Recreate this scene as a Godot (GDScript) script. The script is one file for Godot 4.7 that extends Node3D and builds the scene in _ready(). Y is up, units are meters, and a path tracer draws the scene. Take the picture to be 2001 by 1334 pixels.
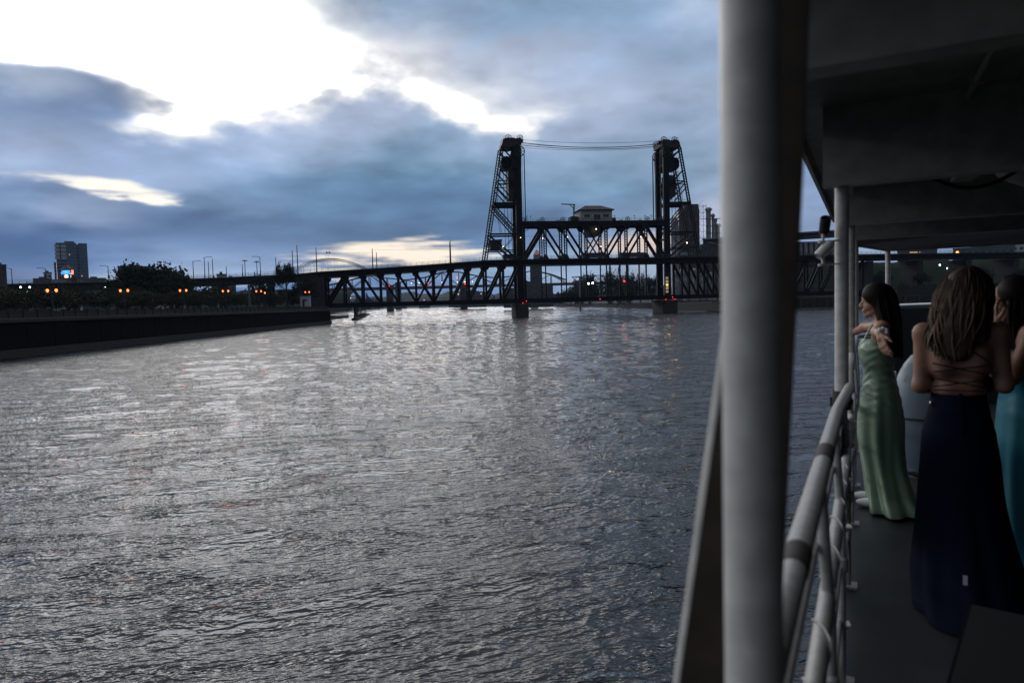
extends Node3D
# River at dusk: a steel vertical-lift bridge seen from the upper deck of an excursion boat.
const CHORD := Vector2(4.2, -295.0)       # foot of the bridge's left tower (x, z)
const BRIDGE_TURN := 0.15265
const BOAT_TURN := -0.47997
const DECK := 4.25                        # boat deck above the water

var rng := RandomNumberGenerator.new()
var M := {}
var sky_anchor: Array = []

func _ready() -> void:
	rng.seed = 20
	# ---- camera, sky, sun, exposure
	var cam := Camera3D.new()
	cam.name = "camera"
	add_child(cam)
	cam.position = Vector3(0, 5.8, 0)
	cam.rotation = Vector3(-0.05467, 0, -0.026)
	cam.near = 0.05
	cam.far = 12000.0
	var lens := CameraAttributesPhysical.new()
	lens.frustum_focal_length = 24.0
	lens.frustum_focus_distance = 120.0
	lens.frustum_near = 0.05
	lens.frustum_far = 12000.0
	lens.exposure_aperture = 2.8
	cam.attributes = lens
	cam.fov = 53.13
	cam.current = true
	var env := Environment.new()
	env.background_mode = Environment.BG_SKY
	var dome := Sky.new()
	var pano := PanoramaSkyMaterial.new()
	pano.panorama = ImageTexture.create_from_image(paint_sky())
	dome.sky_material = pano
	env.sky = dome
	env.background_energy_multiplier = 1.0
	env.tonemap_mode = Environment.TONE_MAPPER_LINEAR
	env.tonemap_exposure = 1.0
	env.sdfgi_enabled = true
	env.ssao_enabled = true
	env.ssil_enabled = true
	env.fog_enabled = true
	env.fog_density = 0.00005
	env.fog_light_color = Color(0.62, 0.72, 0.86)
	var we := WorldEnvironment.new()
	we.name = "environment"
	we.environment = env
	add_child(we)
	var sun := DirectionalLight3D.new()
	sun.name = "sun"
	sun.light_energy = 0.16
	sun.light_color = Color(1.0, 0.97, 0.94)
	sun.light_angular_distance = 42.0
	sun.shadow_enabled = true
	sun.rotation_degrees = Vector3(-14, 195, 0)   # low behind the clouds, ahead and to the left
	add_child(sun)
	make_materials()
	# ---- the setting, then large structures, then small things
	build_water()
	build_land()
	build_bridge()
	build_west_bank()
	build_east_bank()
	build_far()
	build_boat()
	build_people()

# ---------------------------------------------------------------- mesh building
class Mb:
	var v := PackedVector3Array()
	var n := PackedVector3Array()
	func tri(a: Vector3, b: Vector3, c: Vector3, na: Vector3, nb: Vector3, nc: Vector3) -> void:
		if (b - a).cross(c - a).dot(na + nb + nc) > 0.0:
			v.append_array([a, c, b])
			n.append_array([na, nc, nb])
		else:
			v.append_array([a, b, c])
			n.append_array([na, nb, nc])
	func quad(a: Vector3, b: Vector3, c: Vector3, d: Vector3, nn: Vector3) -> void:
		tri(a, b, c, nn, nn, nn)
		tri(a, c, d, nn, nn, nn)
	func flat(a: Vector3, b: Vector3, c: Vector3, out: Vector3) -> void:
		var m := (b - a).cross(c - a).normalized()
		if m.dot(out) < 0.0:
			m = -m
		tri(a, b, c, m, m, m)
	func hexa(p: Array) -> void:      # eight corners: 0-3 one end, 4-7 the other
		var mid := Vector3.ZERO
		for q in p:
			mid += q / 8.0
		for f in [[0, 1, 2, 3], [4, 5, 6, 7], [0, 1, 5, 4], [1, 2, 6, 5], [2, 3, 7, 6], [3, 0, 4, 7]]:
			var c: Vector3 = (p[f[0]] + p[f[1]] + p[f[2]] + p[f[3]]) / 4.0
			flat(p[f[0]], p[f[1]], p[f[2]], c - mid)
			flat(p[f[0]], p[f[2]], p[f[3]], c - mid)
	func box(lo: Vector3, hi: Vector3) -> void:
		hexa([Vector3(lo.x, lo.y, lo.z), Vector3(hi.x, lo.y, lo.z), Vector3(hi.x, hi.y, lo.z), Vector3(lo.x, hi.y, lo.z), Vector3(lo.x, lo.y, hi.z), Vector3(hi.x, lo.y, hi.z), Vector3(hi.x, hi.y, hi.z), Vector3(lo.x, hi.y, hi.z)])
	func bar(a: Vector3, b: Vector3, w: float, h: float, side := Vector3.ZERO, w2 := -1.0, h2 := -1.0) -> void:
		var d := (b - a).normalized()
		var s := side if side != Vector3.ZERO else (Vector3(0, 0, 1) if absf(d.z) < 0.9 else Vector3(1, 0, 0))
		s = (s - d * s.dot(d)).normalized()
		var u := s.cross(d).normalized()
		var w1 := w if w2 < 0.0 else w2
		var h1 := h if h2 < 0.0 else h2
		hexa([a - s * w / 2 - u * h / 2, a + s * w / 2 - u * h / 2, a + s * w / 2 + u * h / 2, a - s * w / 2 + u * h / 2, b - s * w1 / 2 - u * h1 / 2, b + s * w1 / 2 - u * h1 / 2, b + s * w1 / 2 + u * h1 / 2, b - s * w1 / 2 + u * h1 / 2])
	func tube(p: Array, r: Array, seg := 8, caps := true, flat_by := 1.0) -> void:   # p: points, r: one radius or one for each point
		var rings: Array = []
		var nors: Array = []
		var s := Vector3.ZERO
		for i in p.size():
			var d: Vector3 = (p[mini(i + 1, p.size() - 1)] - p[maxi(i - 1, 0)]).normalized()
			if s == Vector3.ZERO:
				s = Vector3.UP if absf(d.y) < 0.9 else Vector3.RIGHT
			s = (s - d * s.dot(d)).normalized()
			var u := s.cross(d).normalized()
			var rad: float = r[mini(i, r.size() - 1)]
			var ring := PackedVector3Array()
			var nor := PackedVector3Array()
			for k in seg:
				var o := s * cos(TAU * k / seg) + u * sin(TAU * k / seg) * flat_by
				ring.append(p[i] + o * rad)
				nor.append(o.normalized())
			rings.append(ring)
			nors.append(nor)
		for i in p.size() - 1:
			for k in seg:
				var k2 := (k + 1) % seg
				tri(rings[i][k], rings[i][k2], rings[i + 1][k2], nors[i][k], nors[i][k2], nors[i + 1][k2])
				tri(rings[i][k], rings[i + 1][k2], rings[i + 1][k], nors[i][k], nors[i + 1][k2], nors[i + 1][k])
		if caps:
			for e in [0, p.size() - 1]:
				var o: Vector3 = p[0] - p[1] if e == 0 else p[e] - p[e - 1]
				for k in seg:
					flat(p[e], rings[e][k], rings[e][(k + 1) % seg], o)
	func lathe(prof: Array, at: Vector3, seg := 12, axis := Vector3.UP) -> void:     # prof: Vector2(radius, height)
		var s := axis.cross(Vector3.RIGHT if absf(axis.x) < 0.9 else Vector3.UP).normalized()
		var u := axis.cross(s).normalized()
		for i in prof.size() - 1:
			var a: Vector2 = prof[i]
			var b: Vector2 = prof[i + 1]
			var slope := Vector2(b.y - a.y, a.x - b.x).normalized()
			for k in seg:
				var d0 := s * cos(TAU * k / seg) + u * sin(TAU * k / seg)
				var d1 := s * cos(TAU * (k + 1) / seg) + u * sin(TAU * (k + 1) / seg)
				var n0 := d0 * slope.x + axis * slope.y
				var n1 := d1 * slope.x + axis * slope.y
				var p0 := at + d0 * a.x + axis * a.y
				var p1 := at + d1 * a.x + axis * a.y
				var q0 := at + d0 * b.x + axis * b.y
				var q1 := at + d1 * b.x + axis * b.y
				tri(p0, p1, q1, n0, n1, n1)
				tri(p0, q1, q0, n0, n1, n0)
	func ball(c: Vector3, r: float, seg := 10, k := Vector3.ONE) -> void:
		var rows := seg / 2
		for i in rows:
			var t0 := PI * i / rows
			var t1 := PI * (i + 1) / rows
			for j in seg:
				var f0 := TAU * j / seg
				var f1 := TAU * (j + 1) / seg
				var a := Vector3(sin(t0) * cos(f0), cos(t0), sin(t0) * sin(f0))
				var b := Vector3(sin(t0) * cos(f1), cos(t0), sin(t0) * sin(f1))
				var d := Vector3(sin(t1) * cos(f0), cos(t1), sin(t1) * sin(f0))
				var e := Vector3(sin(t1) * cos(f1), cos(t1), sin(t1) * sin(f1))
				tri(c + a * r * k, b * r * k + c, e * r * k + c, (a / k).normalized(), (b / k).normalized(), (e / k).normalized())
				tri(c + a * r * k, e * r * k + c, d * r * k + c, (a / k).normalized(), (e / k).normalized(), (d / k).normalized())
	func prism(poly: Array, z0: float, z1: float) -> void:       # outline in x and y, pushed along z
		var pk := PackedVector2Array(poly)
		var idx := Geometry2D.triangulate_polygon(pk)
		for z in [z0, z1]:
			var o := Vector3(0, 0, z - (z0 + z1) / 2)
			for i in range(0, idx.size(), 3):
				flat(Vector3(pk[idx[i]].x, pk[idx[i]].y, z), Vector3(pk[idx[i + 1]].x, pk[idx[i + 1]].y, z), Vector3(pk[idx[i + 2]].x, pk[idx[i + 2]].y, z), o)
		var turn := 1.0 if Geometry2D.is_polygon_clockwise(pk) else -1.0
		for i in pk.size():
			var a := pk[i]
			var b := pk[(i + 1) % pk.size()]
			var o2 := Vector3(-(b.y - a.y), b.x - a.x, 0) * turn
			flat(Vector3(a.x, a.y, z0), Vector3(b.x, b.y, z0), Vector3(b.x, b.y, z1), o2)
			flat(Vector3(a.x, a.y, z0), Vector3(b.x, b.y, z1), Vector3(a.x, a.y, z1), o2)
	func slab(poly: Array, y0: float, y1: float) -> void:        # outline in x and z, between two heights
		var t := Mb.new()
		t.prism(poly, y0, y1)
		for i in t.v.size():
			v.append(Vector3(t.v[i].x, t.v[i].z, t.v[i].y))
			n.append(Vector3(t.n[i].x, t.n[i].z, t.n[i].y))
		for i in range(v.size() - t.v.size(), v.size(), 3):      # the swap of y and z mirrors it
			var q := v[i + 1]
			v[i + 1] = v[i + 2]
			v[i + 2] = q
			q = n[i + 1]
			n[i + 1] = n[i + 2]
			n[i + 2] = q
	func sheet(rows: Array, closed := false, out := Vector3.ZERO) -> void:   # rows of points, smooth normals
		var h := rows.size()
		var w: int = rows[0].size()
		var nor: Array = []
		var mid := Vector3.ZERO
		for i in h:
			for j in w:
				mid += rows[i][j] / float(h * w)
		var total := 0.0
		for i in h:
			var line := PackedVector3Array()
			var rc := Vector3.ZERO
			for j in w:
				rc += rows[i][j] / float(w)
			for j in w:
				var jl := (j - 1 + w) % w if closed else maxi(j - 1, 0)
				var jr := (j + 1) % w if closed else mini(j + 1, w - 1)
				var m: Vector3 = (rows[i][jr] - rows[i][jl]).cross(rows[mini(i + 1, h - 1)][j] - rows[maxi(i - 1, 0)][j]).normalized()
				line.append(m)
				total += m.dot(out if out != Vector3.ZERO else rows[i][j] - rc)
			nor.append(line)
		var s := 1.0 if total >= 0.0 else -1.0
		for i in h - 1:
			for j in (w if closed else w - 1):
				var j2 := (j + 1) % w
				tri(rows[i][j], rows[i][j2], rows[i + 1][j2], nor[i][j] * s, nor[i][j2] * s, nor[i + 1][j2] * s)
				tri(rows[i][j], rows[i + 1][j2], rows[i + 1][j], nor[i][j] * s, nor[i + 1][j2] * s, nor[i + 1][j] * s)
	func mesh() -> ArrayMesh:
		var a := []
		a.resize(Mesh.ARRAY_MAX)
		a[Mesh.ARRAY_VERTEX] = v
		a[Mesh.ARRAY_NORMAL] = n
		var m := ArrayMesh.new()
		m.add_surface_from_arrays(Mesh.PRIMITIVE_TRIANGLES, a)
		return m

func part(called: String, parent: Node, mb, material: Material, at := Vector3.ZERO) -> MeshInstance3D:
	var o := MeshInstance3D.new()
	o.name = called
	o.mesh = mb.mesh() if mb is Mb else mb
	o.material_override = material
	o.position = at
	parent.add_child(o, true)
	return o

func tag(o: Node, label: String, category: String, group := "") -> void:
	o.set_meta("label", label)
	o.set_meta("category", category)
	if group:
		o.set_meta("group", group)

func thing(called: String, label: String, category: String, at := Vector3.ZERO, turn := 0.0, group := "") -> Node3D:
	var o := Node3D.new()
	o.name = called
	add_child(o, true)
	o.position = at
	o.rotation.y = turn
	tag(o, label, category, group)
	return o

func setting(called: String, mb, material: Material) -> MeshInstance3D:
	var o := part(called, self, mb, material)
	o.set_meta("kind", "structure")
	return o

func glow(parent: Node, at: Vector3, color: Color, energy: float, size := 0.15) -> void:
	var l := OmniLight3D.new()
	l.name = "glow"
	l.light_color = color
	l.light_energy = energy
	l.light_size = size
	l.omni_range = 60.0
	l.omni_attenuation = 2.0
	l.shadow_enabled = true
	l.position = at
	parent.add_child(l, true)

func lin(r: float, g: float, b: float) -> Color:
	return Color(r, g, b).linear_to_srgb()

func paint(called: String, c: Color, rough := 0.7, metal := 0.0, noise := "", scale := Vector3.ONE, world := false) -> StandardMaterial3D:
	var m := StandardMaterial3D.new()
	m.resource_name = called
	m.albedo_color = c
	m.roughness = rough
	m.metallic = metal
	if noise:
		m.albedo_texture = M[noise]
		m.uv1_triplanar = true
		m.uv1_world_triplanar = world
		m.uv1_scale = scale
	M[called] = m
	return m

func lit(called: String, c: Color, energy: float) -> StandardMaterial3D:
	var m := StandardMaterial3D.new()
	m.resource_name = called
	m.albedo_color = Color(0.8, 0.8, 0.8)
	m.emission_enabled = true
	m.emission = c
	m.emission_energy_multiplier = energy
	M[called] = m
	return m

func grain(called: String, freq: float, octaves: int, dark: float, sd: int, size := 512) -> void:
	var f := FastNoiseLite.new()
	f.seed = sd
	f.frequency = freq
	f.fractal_octaves = octaves
	var t := NoiseTexture2D.new()
	t.width = size
	t.height = size
	t.seamless = true
	t.noise = f
	var g := Gradient.new()
	g.set_color(0, Color(dark, dark, dark))
	g.set_color(1, Color(1, 1, 1))
	t.color_ramp = g
	M[called] = t

func make_materials() -> void:
	grain("blotch", 0.012, 5, 0.62, 3)
	grain("rough_blotch", 0.02, 5, 0.35, 4)
	grain("fine_blotch", 0.02, 5, 0.82, 6)
	grain("fleck", 0.08, 4, 0.5, 5)
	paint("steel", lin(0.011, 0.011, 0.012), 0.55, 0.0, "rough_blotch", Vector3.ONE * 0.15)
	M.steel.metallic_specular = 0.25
	paint("steel_b", lin(0.015, 0.015, 0.015), 0.6, 0.0, "rough_blotch", Vector3.ONE * 0.2)
	paint("rail_steel", lin(0.06, 0.065, 0.075), 0.5)
	paint("pier_stone", lin(0.05, 0.046, 0.042), 0.9, 0.0, "rough_blotch", Vector3.ONE * 0.12)
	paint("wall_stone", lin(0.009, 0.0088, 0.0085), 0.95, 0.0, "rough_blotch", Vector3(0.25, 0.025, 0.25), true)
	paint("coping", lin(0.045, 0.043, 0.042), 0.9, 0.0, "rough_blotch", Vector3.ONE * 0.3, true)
	paint("grass", lin(0.045, 0.06, 0.025), 1.0, 0.0, "rough_blotch", Vector3.ONE * 0.08, true)
	paint("soil", lin(0.04, 0.038, 0.035), 1.0, 0.0, "rough_blotch", Vector3.ONE * 0.08, true)
	paint("bark", lin(0.035, 0.028, 0.022), 1.0)
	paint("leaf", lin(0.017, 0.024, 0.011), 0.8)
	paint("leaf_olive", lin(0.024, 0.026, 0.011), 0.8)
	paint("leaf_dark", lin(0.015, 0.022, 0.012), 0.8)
	paint("house_wall", lin(0.55, 0.53, 0.49), 0.85, 0.0, "blotch", Vector3.ONE * 0.2)
	paint("house_roof", lin(0.024, 0.015, 0.014), 0.8, 0.0, "blotch", Vector3.ONE * 0.4)
	paint("pane", lin(0.02, 0.024, 0.03), 0.12)
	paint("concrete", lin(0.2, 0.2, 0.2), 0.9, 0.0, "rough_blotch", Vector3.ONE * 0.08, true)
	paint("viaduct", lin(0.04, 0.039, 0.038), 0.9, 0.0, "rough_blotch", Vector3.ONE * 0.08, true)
	paint("silo", lin(0.48, 0.49, 0.51), 0.7, 0.1, "rough_blotch", Vector3(0.1, 0.02, 0.1), true)
	paint("silo_dark", lin(0.1, 0.1, 0.105), 0.8, 0.0, "rough_blotch", Vector3(0.1, 0.02, 0.1), true)
	paint("red_steel", lin(0.075, 0.028, 0.022), 0.7)
	paint("arch_steel", lin(0.12, 0.15, 0.16), 0.7)
	paint("tower_glass", lin(0.1, 0.14, 0.2), 0.25, 0.6)
	paint("tower_glass_dark", lin(0.03, 0.045, 0.07), 0.2, 0.5)
	paint("tower_frame", lin(0.28, 0.3, 0.33), 0.6)
	paint("city", lin(0.09, 0.1, 0.12), 0.8, 0.0, "blotch", Vector3.ONE * 0.05, true)
	paint("city_pale", lin(0.3, 0.32, 0.35), 0.8)
	paint("brick", lin(0.045, 0.03, 0.028), 0.9)
	paint("white_paint", lin(0.8, 0.765, 0.71), 0.45, 0.0, "fine_blotch", Vector3(1.5, 1.5, 1.5))
	M.white_paint.heightmap_enabled = true
	M.white_paint.heightmap_texture = M.rough_blotch
	M.white_paint.heightmap_scale = 0.12
	paint("rail_paint", lin(0.52, 0.5, 0.47), 0.36, 0.0, "fine_blotch", Vector3(2.5, 2.5, 2.5))
	paint("dark_paint", lin(0.018, 0.017, 0.016), 0.6)
	paint("board_brown", lin(0.06, 0.042, 0.03), 0.7, 0.0, "blotch", Vector3(1.2, 1.2, 1.2))
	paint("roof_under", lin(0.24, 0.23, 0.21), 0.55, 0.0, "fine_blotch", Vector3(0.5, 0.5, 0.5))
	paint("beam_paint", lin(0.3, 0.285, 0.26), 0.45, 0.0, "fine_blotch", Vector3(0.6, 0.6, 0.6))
	paint("deck_paint", lin(0.03, 0.036, 0.045), 0.5, 0.0, "blotch", Vector3(0.35, 0.35, 0.35))
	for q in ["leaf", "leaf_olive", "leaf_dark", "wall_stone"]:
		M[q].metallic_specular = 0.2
	paint("box_black", lin(0.008, 0.008, 0.009), 0.95)
	M.box_black.metallic_specular = 0.15
	paint("label_cloth", lin(0.3, 0.3, 0.32), 0.9)
	paint("tape", lin(0.045, 0.036, 0.032), 0.7)
	paint("rope", lin(0.55, 0.53, 0.5), 0.9)
	paint("cord", lin(0.012, 0.012, 0.012), 0.6)
	paint("rubber", lin(0.02, 0.02, 0.02), 0.8)
	paint("chrome", lin(0.6, 0.6, 0.6), 0.2, 0.9)
	paint("skin", lin(0.42, 0.23, 0.16), 0.5)
	paint("skin_tan", lin(0.33, 0.17, 0.11), 0.5)
	M.skin.subsurf_scatter_enabled = true
	M.skin.subsurf_scatter_strength = 0.15
	paint("hair_dark", lin(0.014, 0.009, 0.007), 0.6)
	M.hair_dark.metallic_specular = 0.3
	paint("hair_brown", lin(0.05, 0.029, 0.016), 0.6)
	paint("hair_light", lin(0.14, 0.08, 0.042), 0.6)
	paint("green_satin", lin(0.185, 0.265, 0.175), 0.3)
	M.green_satin.rim_enabled = true
	M.green_satin.rim = 0.4
	paint("navy", lin(0.0035, 0.0065, 0.02), 0.8)
	M.navy.metallic_specular = 0.2
	paint("turquoise", lin(0.02, 0.2, 0.27), 0.45)
	paint("white_cloth", lin(0.75, 0.75, 0.75), 0.8)
	paint("shell_grey", lin(0.2, 0.25, 0.3), 0.35)
	paint("lip", lin(0.3, 0.1, 0.09), 0.4)
	paint("eye_dark", lin(0.02, 0.015, 0.012), 0.2)
	lit("lamp_orange", Color(1.0, 0.42, 0.12), 4.5)
	lit("lamp_white", Color(1.0, 0.93, 0.8), 8.0)
	lit("lamp_cool", Color(0.85, 0.95, 1.0), 7.0)
	lit("lamp_red", Color(1.0, 0.06, 0.03), 6.0)
	lit("neon_blue", Color(0.3, 0.65, 1.0), 3.2)
	lit("neon_orange", Color(1.0, 0.45, 0.08), 2.5)
	lit("clock_face", Color(1.0, 0.82, 0.62), 1.3)
	lit("window_glow", Color(1.0, 0.8, 0.5), 0.6)

# ---------------------------------------------------------------- the sky: air and clouds, by compass angle and height in degrees
func patch(az: float, el: float, wide: float, high: float, c: Color) -> void:
	var l := c.srgb_to_linear()
	sky_anchor.append([az, el, 1.0 / (wide * wide), 1.0 / (high * high), Vector3(l.r, l.g, l.b)])

func along(line: Array, x: float) -> float:
	if x <= line[0].x:
		return line[0].y
	for i in line.size() - 1:
		if x < line[i + 1].x:
			return lerpf(line[i].y, line[i + 1].y, (x - line[i].x) / (line[i + 1].x - line[i].x))
	return line[-1].y

func paint_sky() -> Image:
	patch(-34.3, 14.6, 3.7, 1.5, Color8(128, 152, 192))
	patch(-35.4, 15.7, 1.7, 0.8, Color8(190, 205, 225))
	patch(-29.3, 11.4, 4.8, 1.4, Color8(150, 170, 206))
	patch(-22.9, 11.9, 5.0, 1.5, Color8(146, 170, 204))
	patch(-17.6, 13.3, 4.6, 1.5, Color8(172, 190, 220))
	patch(-12.8, 15.0, 3.6, 1.5, Color8(176, 190, 216))
	patch(-34.5, 11.9, 2.6, 1.2, Color8(168, 184, 212))
	patch(-26.1, 10.6, 4.1, 0.9, Color8(160, 180, 212))
	patch(-15.5, 9.1, 5.9, 1.8, Color8(106, 140, 174))
	patch(-8.9, 11.5, 5.0, 1.8, Color8(112, 148, 178))
	patch(-3.8, 12.7, 3.4, 1.6, Color8(152, 176, 206))
	patch(-4.8, 8.3, 5.1, 1.9, Color8(98, 130, 166))
	patch(-12.4, 6.7, 6.9, 1.2, Color8(94, 120, 154))
	patch(-26.3, 6.7, 4.8, 1.0, Color8(94, 118, 156))
	patch(-33.9, 5.5, 3.8, 0.9, Color8(78, 108, 154))
	patch(-35.3, 7.5, 2.3, 1.0, Color8(120, 146, 182))
	patch(-30.5, 7.1, 2.2, 0.8, Color8(150, 168, 198))
	patch(-32.2, 4.2, 4.0, 0.8, Color8(84, 114, 158))
	patch(-28.0, 4.8, 4.0, 0.7, Color8(126, 152, 192))
	patch(-34.9, 2.9, 2.3, 0.5, Color8(128, 146, 186))
	patch(-24.0, 3.5, 3.9, 0.7, Color8(148, 172, 208))
	patch(-20.2, 5.5, 3.4, 0.9, Color8(110, 136, 176))
	patch(-26.5, 2.5, 4.1, 0.4, Color8(168, 184, 210))
	patch(-18.0, 4.1, 2.3, 0.6, Color8(128, 154, 192))
	patch(-20.9, 8.4, 3.3, 1.0, Color8(132, 160, 196))
	patch(-10.5, 22.8, 3.6, 0.9, Color8(150, 172, 202))
	patch(-4.8, 22.8, 5.4, 1.2, Color8(142, 166, 196))
	patch(-6.9, 20.8, 3.3, 1.2, Color8(186, 192, 210))
	patch(2.8, 22.3, 6.3, 1.4, Color8(138, 168, 200))
	patch(11.0, 21.4, 4.8, 1.7, Color8(140, 166, 200))
	patch(15.8, 21.3, 1.6, 1.4, Color8(180, 196, 220))
	patch(0.6, 19.2, 4.6, 1.3, Color8(178, 188, 208))
	patch(6.9, 18.9, 5.0, 1.5, Color8(160, 178, 206))
	patch(14.2, 17.9, 3.6, 1.6, Color8(146, 170, 200))
	patch(8.9, 16.2, 4.9, 1.3, Color8(172, 184, 208))
	patch(16.1, 14.8, 2.3, 1.5, Color8(160, 178, 204))
	patch(5.5, 13.6, 5.0, 1.4, Color8(166, 180, 206))
	patch(12.9, 12.8, 3.6, 1.4, Color8(146, 166, 194))
	patch(3.7, 10.9, 3.0, 1.6, Color8(144, 172, 202))
	patch(10.0, 10.6, 4.5, 1.4, Color8(138, 168, 196))
	patch(7.1, 8.4, 5.0, 1.2, Color8(116, 148, 182))
	patch(2.8, 6.4, 2.6, 1.3, Color8(112, 140, 178))
	patch(9.9, 6.6, 3.7, 0.9, Color8(140, 164, 196))
	patch(16.0, 9.5, 2.4, 1.2, Color8(160, 182, 210))
	patch(16.4, 6.7, 2.0, 1.2, Color8(182, 190, 212))
	patch(4.4, 3.0, 4.2, 0.8, Color8(150, 176, 206))
	patch(10.7, 2.0, 4.5, 0.7, Color8(176, 194, 214))
	patch(-4.2, 1.6, 6.0, 0.6, Color8(130, 160, 204))
	patch(-12.6, 1.1, 6.5, 0.5, Color8(96, 130, 180))
	patch(23.9, 9.5, 2.5, 1.5, Color8(142, 166, 200))
	patch(23.5, 6.2, 2.5, 1.5, Color8(138, 158, 190))
	patch(28.4, 3.2, 2.0, 0.5, Color8(170, 188, 212))
	patch(33.9, 12.8, 8.7, 4.9, Color8(118, 142, 178))
	patch(34.0, 4.3, 8.8, 2.1, Color8(130, 154, 188))
	patch(-45.8, 9.6, 6.2, 4.3, Color8(110, 138, 176))
	patch(-44.0, 3.3, 6.6, 1.5, Color8(100, 128, 170))
	patch(-18.9, 32.5, 14.8, 4.0, Color8(244, 246, 250))  # this and the next: out-of-view sky, brightened for reflections on the river
	patch(13.2, 32.7, 15.7, 4.1, Color8(226, 232, 244))
	var big := FastNoiseLite.new()
	big.seed = 11
	big.frequency = 0.09
	big.fractal_octaves = 5
	var fine := FastNoiseLite.new()
	fine.seed = 12
	fine.frequency = 0.25
	fine.fractal_octaves = 5
	var lower := [Vector2(-60, 11.0), Vector2(-43.5, 12.0), Vector2(-36.0, 13.6), Vector2(-32.9, 13.3), Vector2(-30.5, 12.8), Vector2(-27.0, 12.9), Vector2(-23.2, 13.4), Vector2(-21.7, 13.8), Vector2(-19.8, 14.4), Vector2(-16.0, 14.9), Vector2(-13.6, 15.6), Vector2(-10.3, 16.5), Vector2(-7.9, 16.0), Vector2(-4.6, 14.8), Vector2(-1.7, 13.8), Vector2(0.4, 13.6), Vector2(2.5, 14.2), Vector2(4.3, 15.4), Vector2(6.8, 16.5), Vector2(30, 26)]
	var upper := [Vector2(-120, 6), Vector2(-70, 26), Vector2(-42.8, 31), Vector2(-29.5, 30.5), Vector2(-22.3, 28.5), Vector2(-16.1, 26.4), Vector2(-11.0, 22.2), Vector2(-5.7, 20.1), Vector2(-1.5, 18.6), Vector2(0.9, 17.3), Vector2(3.0, 16.2), Vector2(4.3, 15.4), Vector2(6.8, 14.4), Vector2(30, 4)]
	var W := 4096
	var im := Image.create(W, W / 2, false, Image.FORMAT_RGBF)
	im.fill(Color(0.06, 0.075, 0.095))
	var coarse := Image.create(256, 64, false, Image.FORMAT_RGBF)
	for j in 64:
		for i in 256:
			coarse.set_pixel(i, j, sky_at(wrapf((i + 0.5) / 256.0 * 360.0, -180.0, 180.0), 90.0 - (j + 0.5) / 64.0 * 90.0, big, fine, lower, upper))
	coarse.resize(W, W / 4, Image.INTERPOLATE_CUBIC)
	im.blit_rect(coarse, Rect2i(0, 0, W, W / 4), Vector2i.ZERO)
	# the quarter that the river opens to, finer: 46 degrees to each side, up to 32 degrees
	var w2 := 1046
	var h2 := 364
	var near := Image.create(w2, h2, false, Image.FORMAT_RGBF)
	for j in h2:
		var el := (h2 - j - 0.5) * 360.0 / W
		for i in w2:
			near.set_pixel(i, j, sky_at((i + 0.5 - w2 / 2) * 360.0 / W, el, big, fine, lower, upper))
	im.blit_rect(near, Rect2i(w2 / 2, 0, w2 / 2, h2), Vector2i(0, W / 4 - h2))     # the panorama begins straight ahead
	im.blit_rect(near, Rect2i(0, 0, w2 / 2, h2), Vector2i(W - w2 / 2, W / 4 - h2))
	return im

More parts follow.
